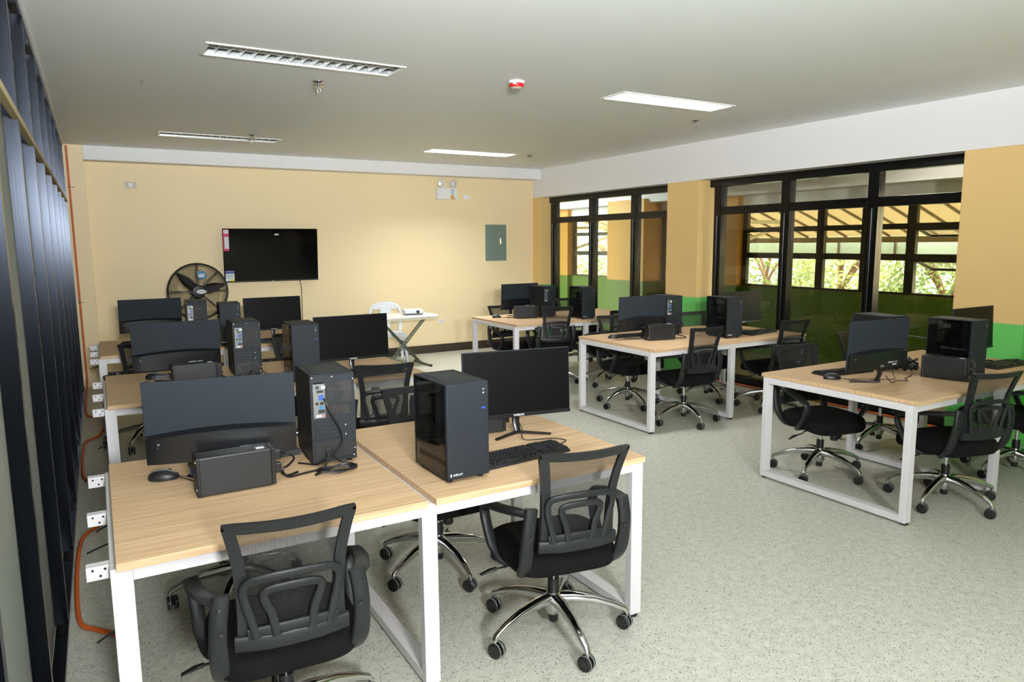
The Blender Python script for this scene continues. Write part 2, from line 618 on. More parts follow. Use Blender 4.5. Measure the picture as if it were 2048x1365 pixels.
# ------------------------------------------------------------------ windows to the corridor
def window(name, y0, y1, mull, label):
    root = struct(empty(name, (XW, (y0 + y1) / 2, 0)), label)
    yc = (y0 + y1) / 2
    zt, zb, zr = ZBM, .10, 2.03
    def part(nm, m, a, b_, z0, z1, dx=.05):
        return MB().box(-dx, dx, a - yc, b_ - yc, z0, z1, .004).build(nm, m, root)
    part('head', 'window_black', y0, y1, zt - .085, zt)
    part('sill', 'window_black', y0, y1, 0, zb)
    ms = sorted(mull)
    for c in ms:
        part('mullion', 'window_black', c - .055, c + .055, zb, zt - .085)
        b = MB().cyl(.016, zb + .02, zr - .06, (-.056, c - yc, 0), n=10)
        b.build('mullion_bead', 'window_black', root)
    e = [ms[i] for i in range(len(ms))]
    for i in range(len(e) - 1):
        a, b_ = e[i] + .055, e[i + 1] - .055
        part('transom', 'window_black', a, b_, zr - .045, zr + .045, .045)
        MB().box(-.003, .003, a - yc, b_ - yc, zr + .045, zt - .085).build('pane', 'clear_glass', root, smooth=False)
        MB().box(-.003, .003, a - yc, b_ - yc, zb, zr - .045).build('pane', 'tinted_glass', root, smooth=False)
    return root
window('window_1', 6.82, 9.778, (6.80, 7.685, 8.655, 9.68), 'black framed corridor window nearest the back wall')
window('window_2', 3.29, 6.28, (3.30, 4.19, 5.19, 6.15), 'black framed corridor window between the two yellow columns')

# ------------------------------------------------------------------ corridor beyond the glass
XO = 8.5
YC0, YC1 = 1.0, 14.2
struct(MB().box(XW - .02, XO + .2, YC0, YC1, -.1, 0).build('floor_corridor', 'corridor_floor', smooth=False))
cc = struct(MB().box(XW + .2, XO + .3, YC0, YC1, 2.86, 2.96).build('ceiling_corridor', 'wall_white', smooth=False))
bx('beam', 'wall_white', cc, XO - .32, XO + .1, YC0, YC1, 2.34, 2.86, .003)
bx('cross_beam', 'wall_white', cc, XW + .24, XO - .3, 8.15, 8.5, 2.5, 2.86, .003)
bx('cross_beam', 'wall_white', cc, XW + .24, XO - .3, 12.2, 12.5, 2.5, 2.86, .003)
co = struct(MB().box(XO, XO + .15, YC0, YC1, 0, 1.0).build('wall_outer', 'paint_corridor', smooth=False))
bx('lintel', 'wall_white', co, XO, XO + .15, YC0, YC1, 2.12, 2.4)
for a, b_, d in ((7.62, 8.06, .1), (9.406, 10.4, .4), (12.1, 12.7, .1), (3.2, 3.75, .1)):
    bx('pilaster', 'paint_corridor', co, XO - d, XO + .15, a, b_, 0, 2.4, .004, 'amber pilaster with a green foot')
struct(MB().box(XW, XO + .15, YC1, YC1 + .1, 0, 2.9).build('wall_corridor_end', 'paint_corridor', smooth=False))
struct(MB().box(XW, XO + .15, YC0 - .1, YC0, 0, 2.9).build('wall_corridor_start', 'paint_corridor', smooth=False))
def outer_window(name, y0, y1, ms, open_bay, label):
    root = struct(empty(name, (XO + .05, y0, 0)), label)
    rows = ((1.03, 1.42), (1.50, 1.80), (1.87, 2.10))
    P = lambda nm, a, b_, z0, z1, m='outer_frame', d=.03: MB().box(-d, d, a - y0, b_ - y0, z0, z1).build(nm, m, root, smooth=False)
    P('sill', y0, y1, .99, 1.03)
    P('head', y0, y1, 2.10, 2.14)
    for i, c in enumerate(ms):
        wd = .055 if i % 2 == 0 else .03
        P('mullion', c - wd, c + wd, 1.03, 2.10)
    for i in range(len(ms) - 1):
        a, b_ = ms[i] + .04, ms[i + 1] - .04
        P('rail', a, b_, 1.42, 1.50, d=.028)
        P('rail', a, b_, 1.80, 1.87, d=.028)
        for j, (z0, z1) in enumerate(rows):
            if i in open_bay and j < 2:
                M = Matrix.Translation((.02, 0, z1)) @ Matrix.Rotation(R(-72), 4, 'Y')
                h = z1 - z0
                b = MB()
                for q in ((a - y0, b_ - y0, -.035, 0), (a - y0, b_ - y0, -h, -h + .035), (a - y0, a - y0 + .035, -h, 0), (b_ - y0 - .035, b_ - y0, -h, 0)):
                    b.box(-.012, .012, q[0], q[1], q[2], q[3], 0, M)
                sash = b.build('open_sash', 'outer_frame', root, smooth=False, label='awning sash propped open')
                MB().box(-.002, .002, a - y0 + .035, b_ - y0 - .035, -h + .035, -.035, 0, M).build('pane', 'outer_glass', sash, smooth=False)
            else:
                MB().box(-.002, .002, a - y0, b_ - y0, z0, z1).build('pane', 'outer_glass', root, smooth=False)
    return root
outer_window('window_3', 3.75, 7.62, (7.59, 6.9, 6.28, 5.65, 5.03, 4.41, 3.79)[::-1], (0, 1), 'dark gridded outer window across the corridor')
outer_window('window_4', 10.4, 12.1, (10.44, 10.9, 11.42, 12.06), (), 'small dark gridded outer window at the far end of the corridor')
outer_window('window_5', 8.06, 9.406, (8.1, 8.74, 9.37), (), 'dark gridded outer window behind the yellow column')
def corridor_lamp(y, label, watts=14):
    r = empty('corridor_lamp', (7.35, y, 2.86))
    bx('housing', 'plate_grey', r, -.09, .09, -.32, .32, -.06, 0, .006)
    bx('diffuser', 'sticker_pale', r, -.07, .07, -.30, .30, -.075, -.06)
    if watts:
        l = lamp('lamp_glow', 'AREA', (0, 0, -.08), watts, (1, .95, .86), shape='RECTANGLE', size=.14)
        l.data.size_y = .6
        l.parent = r
    tag(r, label, 'lamp', 'corridor lamps')
corridor_lamp(4.35, 'small surface lamp on the corridor ceiling behind the window between the columns')
corridor_lamp(8.9, 'small surface lamp on the corridor ceiling behind the far window', 0)
corridor_lamp(13.4, 'small surface lamp at the far end of the corridor ceiling', 0)

# ------------------------------------------------------------------ outside
struct(MB().box(XO + .15, 40, -20, 40, -.35, -.3).build('ground', 'earth', smooth=False))
def awning():
    r = empty('metal_awning', (9.0, 8, 2.9))
    x0, x1, z0, z1 = -.3, 3.2, 0.0, -1.15
    y0, y1 = -6.5, 7
    sl = (z1 - z0) / (x1 - x0)
    MB().add([(x0, y0, z0), (x1, y0, z1), (x1, y1, z1), (x0, y1, z0), (x0, y0, z0 + .01), (x1, y0, z1 + .01), (x1, y1, z1 + .01), (x0, y1, z0 + .01)],
             [(0, 3, 2, 1), (4, 5, 6, 7), (0, 1, 5, 4), (1, 2, 6, 5), (2, 3, 7, 6), (3, 0, 4, 7)]).build('roof_sheet', 'awning_sheet', r, smooth=False)
    M = MB().add([(x0, -.02, z0 - .03), (x1, -.02, z1 - .03), (x1, .02, z1 - .03), (x0, .02, z0 - .03), (x0, -.02, z0), (x1, -.02, z1), (x1, .02, z1), (x0, .02, z0)],
                 [(0, 3, 2, 1), (4, 5, 6, 7), (0, 1, 5, 4), (1, 2, 6, 5), (2, 3, 7, 6), (3, 0, 4, 7)]).mesh('rib', False)
    y = y0 + .2
    while y < y1:
        put('rib', M, 'awning_rib', r, (0, y, 0))
        y += .42
    bx('gutter', 'awning_rib', r, x1 - .06, x1 + .06, y0, y1, z1 - .12, z1 - .02)
    bx('fascia', 'awning_panel', r, x1 + .5, x1 + .53, y0, y1, z1 - .42, z1 - .1, label='pale green fascia panel')
    for k in range(12):
        bx('fascia_post', 'awning_rib', r, x1 + .47, x1 + .5, y0 + .5 + k * 1.15, y0 + .54 + k * 1.15, z1 - .42, z1 - .1)
    for yy in (-4.2, 1.0, 5.5):
        MB().tube([(-.35, yy, -.9), (2.2, yy, -.88)], .035, 6).build('brace', 'far_white', r)
        MB().tube([(-.3, yy, -1.6), (2.3, yy, -.9)], .035, 6).build('brace', 'far_white', r)
    tag(r, 'cream metal awning roof outside the corridor windows', 'awning')
awning()
def shrub(x, y, rx, ry, h, m, label, seed, n=2600, name='shrub'):
    rnd = random.Random(seed)
    r = empty(name, (x, y, -.3))
    b = MB()
    for _ in range(n):
        a, u = rnd.uniform(0, 2 * PI), rnd.uniform(-.9, 1)
        k = rnd.uniform(.55, 1.08)
        q = math.sqrt(max(0, 1 - u * u))
        p = Vector((rx * q * math.cos(a) * k, ry * q * math.sin(a) * k, h / 2 + h / 2 * u * k))
        s_ = rnd.uniform(.035, .085)
        d1 = Vector((rnd.gauss(0, 1), rnd.gauss(0, 1), rnd.gauss(0, 1))).normalized()
        d2 = d1.orthogonal().normalized()
        b.add([p - d1 * s_, p + d2 * s_ * .5, p + d1 * s_, p - d2 * s_ * .5], [(0, 1, 2, 3)])
    f = b.build('foliage', m, r, smooth=False)
    f['kind'] = 'stuff'
    t = MB()
    for k in range(5):
        a = rnd.uniform(0, 2 * PI)
        t.tube(bez([(0, 0, 0), (.1 * math.cos(a), .1 * math.sin(a), h * .4), (rx * .6 * math.cos(a), ry * .6 * math.sin(a), h * .85)], 4), [.06] * 4 + [.04] * 5, 6)
    t.build('stems', 'bark', r)
    tag(r, label, 'shrub', 'greenery outside the building')
shrub(14.6, 10.2, 1.2, 1.25, 2.3, 'leaf_pale', 'sunlit pale shrub outside, left in the corridor window grid', 1)
shrub(14.8, 7.9, 1.2, 1.15, 2.15, 'leaf', 'olive green shrub outside, middle of the corridor window grid', 2)
shrub(14.4, 5.75, 1.2, 1.0, 2.1, 'leaf_pale', 'pale leafy shrub with thin stems outside, right of the olive shrub', 3)
shrub(14.4, 3.6, 1.1, 1.05, 2.2, 'leaf', 'dark shrub outside below the propped-open sashes', 4)
shrub(16.2, 13.6, 1.3, 1.9, 2.5, 'leaf', 'far green shrub outside behind the pale one', 5)
shrub(15.5, 19.0, 1.5, 1.6, 2.2, 'leaf', 'shrub outside the small far outer window', 6)
def far_house():
    r = empty('far_shed', (22, 17, -.3))
    bx('wall', 'far_white', r, -1, 2, -9, 10, 0, 2.2)
    MB().add([(-1.6, -9.5, 2.1), (2.4, -9.5, 2.9), (2.4, 10.5, 2.9), (-1.6, 10.5, 2.1), (-1.6, -9.5, 2.2), (2.4, -9.5, 3.0), (2.4, 10.5, 3.0), (-1.6, 10.5, 2.2)],
             [(0, 3, 2, 1), (4, 5, 6, 7), (0, 1, 5, 4), (1, 2, 6, 5), (2, 3, 7, 6), (3, 0, 4, 7)]).build('roof', 'far_white', r, smooth=False)
    tag(r, 'white shed far outside beyond the shrubs', 'shed')
far_house()
for k, y in enumerate((15.3, 16.6)):
    r = MB().tube([(13, y, -.3), (13, y, 1.9)], .07, 8).tube([(13, y, .9), (13, y + 1.2, .55)], .04, 6).tube([(13, y, 1.25), (13, y + 1.25, 1.25)], .04, 6).build('white_railing_post', 'far_white')
    tag(r, ('white railing post outside the small far window, nearer one', 'white railing post outside the small far window, farther one')[k], 'post')
# ------------------------------------------------------------------ ceiling fixtures
BLADE = MB().add([(-.011, -FY + .012, 0), (.011, -FY + .012, 0), (.011, FY - .012, 0), (-.011, FY - .012, 0),
                  (-.002, -FY + .012, -.045), (.002, -FY + .012, -.045), (.002, FY - .012, -.045), (-.002, FY - .012, -.045)],
                 [(0, 1, 2, 3), (4, 7, 6, 5), (0, 4, 5, 1), (1, 5, 6, 2), (2, 6, 7, 3), (3, 7, 4, 0)]).mesh('louver_blade', False)
def fixture(x, y, on, label, detail):
    r = empty('ceiling_light', (x, y, ZC))
    b = MB()
    for a in ((-FX - .012, FX + .012, -FY - .012, -FY + .010), (-FX - .012, FX + .012, FY - .010, FY + .012), (-FX - .012, -FX + .010, -FY, FY), (FX - .010, FX + .012, -FY, FY)):
        b.box(*a, -.006, .004)
    b.build('frame', 'louver_white', r, smooth=False)
    b = MB()
    b.box(-FX, FX, -FY, FY, .118, .122)
    b.box(-FX, FX, -FY, -FY + .003, .004, .118)
    b.box(-FX, FX, FY - .003, FY, .004, .118)
    b.box(-FX, -FX + .003, -FY, FY, .004, .118)
    b.box(FX - .003, FX, -FY, FY, .004, .118)
    b.build('reflector', 'reflector', r, smooth=False)
    for s in (-.068, .068):
        MB().cyl(.013, -FX + .03, FX - .03, (0, s, .085), 'X', 10).build('tube', 'tube_lit' if on else 'tube_off', r)
    if detail:
        for k in range(15):
            put('louver_blade', BLADE, 'louver_white', r, (-FX + (k + 1) * 2 * FX / 16, 0, .052))
        bx('louver_spine', 'louver_white', r, -FX + .004, FX - .004, -.0015, .0015, .012, .05)
    if on:
        l = lamp('lamp_glow', 'AREA', (x, y, ZC + .112), on, (.98, .99, 1), aim=(x, y, 0), shape='RECTANGLE', size=FX * 2 - .04)
        l.data.size_y = FY * 2 - .04
        l.rotation_euler = (0, 0, 0)
        l.parent = r
        l.location = (0, 0, .112)
    tag(r, label, 'ceiling light', 'recessed louvre ceiling lights')
LB = ('unlit recessed louvre light on the ceiling above the middle left bench, nearest the camera', 'brightly lit recessed louvre light on the ceiling right of the red alarm',
      'far unlit recessed louvre light near the back wall on the left', 'far lit recessed louvre light near the back wall',
      'unlit louvre light overhead at the left, out of frame', 'unlit louvre light overhead at the right, out of frame', 'unlit louvre light behind the camera on the left', 'unlit louvre light behind the camera on the right')
for i, (x, y, on) in enumerate(FIX):
    fixture(x, y, on, LB[i], i < 4)
def sprinkler(x, y, label):
    r = empty('fire_sprinkler', (x, y, ZC))
    MB().lathe([(.042, 0), (.042, -.004), (.03, -.012), (.014, -.014)]).build('escutcheon', 'chrome', r)
    MB().lathe([(.036, -.03), (.04, -.034), (.012, -.036)]).build('cup', 'lift_steel', r)
    b = MB().cyl(.009, -.055, -.012, n=10)
    for s in (-1, 1):
        b.tube([(s * .008, 0, -.05), (s * .013, 0, -.062), (s * .004, 0, -.08)], .0025, 6)
    b.build('body', 'lift_steel', r)
    MB().lathe([(.003, -.076), (.017, -.082), (.017, -.085), (.003, -.085)], n=14).build('deflector', 'chrome', r)
    tag(r, label, 'sprinkler', 'ceiling fire sprinklers')
sprinkler(1.488, 5.279, 'chrome sprinkler just behind the unlit front ceiling light')
sprinkler(1.543, 8.104, 'chrome sprinkler in front of the far unlit ceiling light')
sprinkler(5.128, 5.224, 'chrome sprinkler just behind the brightly lit ceiling light')
sprinkler(5.139, 8.298, 'chrome sprinkler to the right of the far lit ceiling light')
r = empty('fire_alarm', (2.745, 4.606, ZC))
MB().lathe([(.058, 0), (.058, -.014), (.05, -.018)], n=28).build('base', 'plastic_white', r)
MB().lathe([(.05, -.016), (.054, -.022), (.054, -.036), (.046, -.044)], n=28).build('red_band', 'alarm_red', r)
MB().lathe([(.046, -.043), (.04, -.052), (.015, -.056), (.002, -.056)], n=28).build('lens', 'plate_grey', r)
bx('led', 'print_white', r, -.05, -.03, -.045, -.03, -.03, -.016, .002)
tag(r, 'round red and white fire alarm on the ceiling', 'fire alarm')
r = MB().lathe([(.012, 0), (.012, -.004), (.004, -.006)], (.385, 5.852, ZC), n=10).tube([(.385, 5.852, ZC), (.385, 5.852, ZC - .02)], .003, 6).build('ceiling_hook', 'chrome')
tag(r, 'tiny metal hook in the ceiling at the left', 'hook')

# ------------------------------------------------------------------ back wall
def television():
    r = empty('television', (2.057, YB, 1.548))
    bx('bracket', 'case_dark', r, -.25, .25, -.05, 0, -.15, .15, .004)
    bx('body', 'monitor_gloss', r, -.605, .605, -.085, -.045, -.33, .33, .012)
    bx('screen', 'tv_glass', r, -.611, .611, -.094, -.082, -.348, .348, .004)
    bx('bottom_bezel', 'case_dark', r, -.611, .611, -.0965, -.0935, -.352, -.335, .001)
    bx('logo', 'print_white', r, -.012, .012, -.0975, -.096, -.346, -.341)
    s = bx('feature_sticker', 'sticker_magenta', r, -.606, -.535, -.0955, -.0938, .06, .335)
    bx('sticker_head', 'print_white', s, -.597, -.538, -.0962, -.0953, .285, .33)
    bx('sticker_list', 'sticker_pale', s, -.59, -.54, -.0962, -.0953, .09, .24)
    for k in range(8):
        bx('sticker_line', 'print_grey', s, -.583, -.548, -.0966, -.096, .105 + k * .017, .109 + k * .017)
    for k in range(3):
        bx('sticker_line', 'print_grey', s, -.588, -.548, -.0966, -.096, .297 + k * .009, .301 + k * .009)
    s = bx('price_sticker', 'sticker_pale', r, -.597, -.488, -.0955, -.0938, -.335, -.2)
    bx('sticker_head', 'sticker_navy', s, -.597, -.488, -.0962, -.0953, -.238, -.203)
    bx('sticker_corner', 'sticker_yellow', s, -.54, -.488, -.0962, -.0953, -.335, -.31)
    for k in range(5):
        bx('sticker_line', 'print_grey', s, -.59, -.5, -.0962, -.0953, -.3 + k * .011, -.297 + k * .011)
    s = bx('small_sticker', 'print_white', r, .04, .095, -.0955, -.0938, .262, .28)
    for k in range(5):
        bx('sticker_line', 'print_grey', s, .046 + k * .008, .051 + k * .008, -.096, -.0953, .267, .275)
    r.rotation_euler = (R(4.5), 0, 0)
    r.location = (2.057, YB - .03, 1.548)
    bx('wall_plate', 'case_dark', r, -.2, .2, -.02, .022, -.1, .1)
    tag(r, 'large flat black television with stickers on the back wall', 'television')
    c = MB().tube(bez([(2.43, YB - .03, 1.22), (2.44, YB - .012, 1.16), (2.452, YB - .01, 1.05), (2.447, YB - .01, .7), (2.45, YB - .01, .3)]), .005, 6).build('power_cord', 'cable_black')
    tag(c, 'thin black cord hanging down the wall under the television', 'cord')
television()
def stand_fan(x, y, z):
    r = empty('pedestal_fan', (x, y, 0))
    Rr = .338
    N = 64
    circ = lambda q, yy: [(q * math.cos(2 * PI * k / N), yy, z + q * math.sin(2 * PI * k / N)) for k in range(N)]
    b = MB()
    for yy in (-.06, .06):
        b.tube(circ(Rr, yy * .3), .008, 6, True)
    b.tube(circ(Rr - .004, 0), .012, 6, True)
    b.build('guard_ring', 'fan_black', r)
    for nm, sg in (('front_guard', -1), ('rear_guard', 1)):
        b = MB()
        q = .10
        while q < Rr - .01:
            yy = sg * .075 * (1 - (q / Rr) ** 4)
            b.tube(circ(q, yy), .0019, 3, True)
            q += .0135
        for k in range(8):
            for off in (-.018, .018):
                a = 2 * PI * k / 8 + PI / 2
                pts = []
                for t in (.08, .16, .24, .30, Rr):
                    yy = sg * .078 * (1 - (t / Rr) ** 4)
                    pts.append((t * math.cos(a + off * 1.5), yy, z + t * math.sin(a + off * 1.5)))
                b.tube(pts, .0032, 4)
        b.build(nm, 'fan_black', r)
    b = MB()
    blade_n = 0
    for a0 in (R(14), R(134), R(254)):
        def f(u, v, a0=a0):
            t = .05 + u * .27
            wd = .048 * math.sin(PI * min(1, .22 + u * .78)) + .008
            s_ = (v - .5) * 2 * wd
            ca, sa = math.cos(a0), math.sin(a0)
            return Vector((t * ca - s_ * sa, s_ * .35, z + t * sa + s_ * ca))
        mb = MB().grid(f, 10, 4)
        o = mb.build('blade', 'fan_black', r)
        so = o.modifiers.new('thick', 'SOLIDIFY')
        so.thickness = .003
    MB().lathe([(.02, -.07), (.07, -.06), (.085, -.03), (.085, .02)], (0, 0, z), 'Y', 20).build('hub', 'fan_black', r)
    MB().lathe([(.08, .07), (.085, .09), (.085, .2), (.06, .24)], (0, 0, z), 'Y', 20).build('motor', 'fan_black', r)
    bd = MB()
    bd.add([Vector((.028 + .054 * math.cos(2 * PI * k / 24), -.088, z - .0 + .024 * math.sin(2 * PI * k / 24))) for k in range(24)] + [Vector((.028 + .054 * math.cos(2 * PI * k / 24), -.076, z + .024 * math.sin(2 * PI * k / 24))) for k in range(24)],
           [tuple(range(24))] + [(k, (k + 1) % 24, 24 + (k + 1) % 24, 24 + k) for k in range(24)] + [tuple(range(47, 23, -1))])
    bd.build('badge', 'print_white', r, label='white oval badge')
    bx('badge_print', 'print_grey', r, -.012, .068, -.0895, -.0878, z - .006, z + .006)
    st = MB()
    st.lathe([(.001, -.071), (.052, -.071), (.052, -.068), (.001, -.068)], (.045, 0, z + .2), 'Y', 28).build('round_sticker', 'sticker_blue', r, label='round blue sticker')
    bx('sticker_print', 'print_white', r, .012, .078, -.0722, -.0708, z + .206, z + .214)
    bx('sticker_print', 'print_white', r, .008, .07, -.0722, -.0708, z + .18, z + .196)
    MB().tube([(0, .15, z), (0, .15, .06)], .022, 12).build('pole', 'fan_black', r)
    MB().lathe([(.2, 0), (.2, .02), (.16, .045), (.03, .07)], (0, .15, 0), n=28).build('base', 'fan_black', r)
    tag(r, 'large black industrial pedestal fan in front of the back wall', 'fan')
stand_fan(1.062, 9.4, 1.118)
r = empty('breaker_panel', (5.55, YB, 1.68))
bx('box', 'panel_grey', r, -.187, .187, -.018, 0, -.285, .285, .003)
d = bx('door', 'panel_grey', r, -.15, .12, -.024, -.016, -.2, .22, .002)
bx('handle', 'lamp_lens', d, .06, .085, -.032, -.023, -.02, .07, .002)
for sx in (-.165, .165):
    for sz in (-.22, .24):
        MB().cyl(.006, -.022, -.017, (sx, 0, sz), 'Y', 8).build('screw', 'lamp_lens', r)
tag(r, 'grey green electrical breaker panel on the back wall', 'breaker panel')
r = empty('emergency_light', (4.683, YB, 2.422))
bx('housing', 'wall_white', r, -.165, .165, -.075, 0, -.085, .085, .008)
s = bx('label', 'sticker_pale', r, .055, .125, -.0765, -.074, -.08, .075)
bx('label_band', 'sticker_orange', s, .055, .105, -.0772, -.0763, -.08, -.02)
bx('label_mark', 'case_dark', s, .108, .12, -.0772, -.0763, -.074, -.06)
bx('label_line', 'print_grey', s, .06, .1, -.0772, -.0763, .0, .012)
bx('label_line', 'print_grey', s, .06, .1, -.0772, -.0763, .045, .06)
for sx, a in ((-.09, R(-14)), (.095, R(36))):
    M = Matrix.Translation((sx, -.045, .15)) @ Matrix.Rotation(a, 4, 'Z')
    h = MB().lathe([(.03, .03), (.05, -.02), (.055, -.05), (.052, -.056)], (0, 0, 0), 'Y', 20, M).build('lamp_head', 'plastic_white', r)
    MB().lathe([(.048, -.05), (.044, -.058), (.02, -.062), (.001, -.063)], (0, 0, 0), 'Y', 20, M).build('lens', 'lamp_lens', h)
    MB().cyl(.009, .08, .11, (sx, -.045, 0)).build('neck', 'plastic_white', r)
tag(r, 'white twin-head emergency light high on the back wall', 'emergency light')
def plate(name, x, y, z, wd, h, m, label, cat, slots=0, horiz=True):
    r = empty(name, (x, y, z))
    bx('cover', m, r, -wd / 2, wd / 2, -.008, 0, -h / 2, h / 2, .002)
    bx('insert', 'plastic_white' if m != 'plastic_white' else 'wall_white', r, -wd * .2, wd * .2, -.011, -.007, -h * .28, h * .28, .001)
    for k in range(slots):
        bx('slot', 'print_grey', r, -wd * .14 + k * wd * .14, -wd * .10 + k * wd * .14, -.0118, -.0105, -h * .16, h * .16)
    tag(r, label, cat)
plate('wall_outlet', .452, YB, 2.413, .122, .076, 'plate_grey', 'grey wall outlet plate high on the back wall at the left', 'outlet', 3)
plate('ceiling_box_plate', 5.046, YB, 2.379, .1, .06, 'wall_white', 'small white plate on the back wall right of the emergency light', 'wall plate', 1)
plate('light_switch', 6.072, YB, 1.488, .06, .1, 'plate_white', 'cream light switch on the back wall beside the breaker panel', 'switch')
plate('wall_outlet', -.09, YBM, .452, .075, .06, 'plastic_white', 'white outlet low on the left back column', 'outlet', 2)
plate('wall_outlet', 4.57, YB, .48, .12, .075, 'plate_white', 'cream outlet low on the back wall beside the far right bench', 'outlet', 3)

# ------------------------------------------------------------------ plastic chair, folding table, projector
def plastic_chair(x, y, rz):
    r = empty('plastic_chair', (x, y, 0), rz)
    def seat(u, v):
        X = (u - .5) * .42
        Y = (v - .5) * .40
        return Vector((X, Y, .42 - .012 * math.cos((u - .5) * PI) * math.cos((v - .5) * PI) - (.02 if v < .04 else 0)))
    o = MB().grid(seat, 10, 10).build('seat', 'plastic_white', r)
    o.modifiers.new('t', 'SOLIDIFY').thickness = .012
    b = MB()
    for s in (-1, 1):
        b.box(s * .21 - .008, s * .21 + .008, -.2, .2, .37, .415)
    b.box(-.21, .21, -.208, -.192, .37, .415)
    b.box(-.21, .21, .192, .208, .37, .415)
    b.build('apron', 'plastic_white', r)
    for sx in (-1, 1):
        for sy in (-1, 1):
            MB().strap([(sx * .195, sy * .185, .41), (sx * .215, sy * .20, .2), (sx * .235, sy * .225, 0)], [.06, .05, .04], [.03, .028, .025], (0, sy, .1)).build('leg', 'plastic_white', r)
    yb = lambda z: -.19 - (z - .42) * .22
    def pth(pts):
        return [(px, yb(pz), pz) for px, pz in pts]
    arch = pth([(-.2, .42), (-.215, .55), (-.22, .68), (-.19, .76), (-.12, .80), (0, .815), (.12, .80), (.19, .76), (.22, .68), (.215, .55), (.2, .42)])
    MB().strap(bez(arch, 4), .045, .018, (0, 1, .2)).build('back_frame', 'plastic_white', r)
    MB().strap(pth([(0, .42), (0, .55), (0, .70), (0, .80)]), [.1, .13, .17, .2], .014, (0, 1, .2)).build('back_splat', 'plastic_white', r)
    MB().strap(pth([(-.17, .755), (0, .775), (.17, .755)]), .07, .014, (0, 1, .2)).build('top_rail', 'plastic_white', r)
    tag(r, 'white plastic stacking chair behind the folding table', 'chair')
plastic_chair(3.56, 9.62, R(168))
def folding_table(x, y, rz):
    r = empty('folding_table', (x, y, 0), rz)
    L, W_ = .44, .26
    MB().box(-L, L, -W_, W_, .675, .715, .014).build('top', 'table_white', r)
    bx('top_rim', 'plate_white', r, -L + .03, L - .03, -W_ + .03, W_ - .03, .655, .676)
    for s in (-1, 1):
        for k, off in enumerate((-.03, .03)):
            MB().tube([(-s * .28, s * .12 + off, .66), (s * .30, s * .12 + off * 1.4, .03)], .011, 8).build('leg', 'tube_grey', r)
    for s in (-1, 1):
        f = MB().tube([(s * .30, -.25, .018), (s * .30, .25, .018)], .013, 10).build('foot_bar', 'tube_grey', r)
        for e in (-1, 1):
            MB().cyl(.016, .235 if e > 0 else -.262, .262 if e > 0 else -.235, (s * .30, 0, .018), 'Y', 10).build('end_cap', 'caster_black', f)
    MB().tube([(0, -.16, .35), (0, .16, .35)], .009, 8).build('pivot_bar', 'tube_grey', r)
    tag(r, 'small white folding table with crossed grey tube legs by the back wall', 'table')
folding_table(3.56, 9.08, R(3))
r = empty('projector', (3.70, 9.02, .715), R(-12))
MB().box(-.13, .13, -.10, .10, .012, .075, .016).build('body', 'plastic_white', r)
bx('lower_band', 'print_grey', r, -.125, .125, -.1015, .095, .010, .026, .003)
for sx in (-.1, .1):
    for sy in (-.07, .07):
        MB().cyl(.01, 0, .014, (sx, sy, 0), n=8).build('foot', 'caster_black', r)
MB().cyl(.022, -.112, -.09, (.05, 0, .045), 'Y', 16).build('lens', 'case_dark', r)
tag(r, 'white projector lying on the folding table', 'projector')

# ------------------------------------------------------------------ orange conduit
def conduit(pts, label, rad=.011):
    o = MB().tube(bez(pts, 8), rad, 10).build('orange_conduit', 'orange_conduit')
    tag(o, label, 'conduit', 'orange flexible conduit')
    return o
z = .0115
conduit([(-.03, 3.22, .05), (-.06, 3.36, z), (-.12, 3.43, z), (-.175, 3.52, z), (-.195, 3.81, z), (-.198, 4.3, z), (-.175, 4.62, z), (-.10, 4.77, z), (-.04, 4.84, .05)], 'orange conduit looping on the floor from the front left bench')
conduit([(-.05, 5.66, .05), (-.11, 5.72, z), (-.17, 5.79, z), (-.195, 6.0, z), (-.2, 6.6, z), (-.18, 6.95, z), (-.09, 7.1, z), (-.04, 7.2, .05)], 'orange conduit looping on the floor from the middle left bench')
conduit([(-.04, 7.9, .05), (-.12, 7.97, z), (-.18, 8.1, z), (-.195, 8.6, z), (-.195, 9.3, z), (-.19, 9.6, .03), (-.185, 9.70, .12), (-.185, 9.735, .4), (-.185, 9.74, 1.2), (-.185, 9.74, 2.0), (-.185, 9.74, 2.82)], 'orange conduit rising up the back left corner column')
for zz in (1.02, 2.35):
    tag(MB().tube([(-.205, 9.737, zz), (-.185, 9.722, zz), (-.165, 9.737, zz)], .004, 6).tube([(-.165, 9.74, zz), (-.14, 9.752, zz)], .005, 6).build('pipe_clip', 'chrome'),
        'small metal clip holding the orange conduit, ' + ('lower one' if zz < 2 else 'upper one'), 'clip')
conduit([(6.36, 6.27, z), (6.38, 6.1, z), (6.40, 5.5, z), (6.405, 4.5, z), (6.40, 3.7, z), (6.36, 3.32, z)], 'orange conduit along the foot of the corridor window')
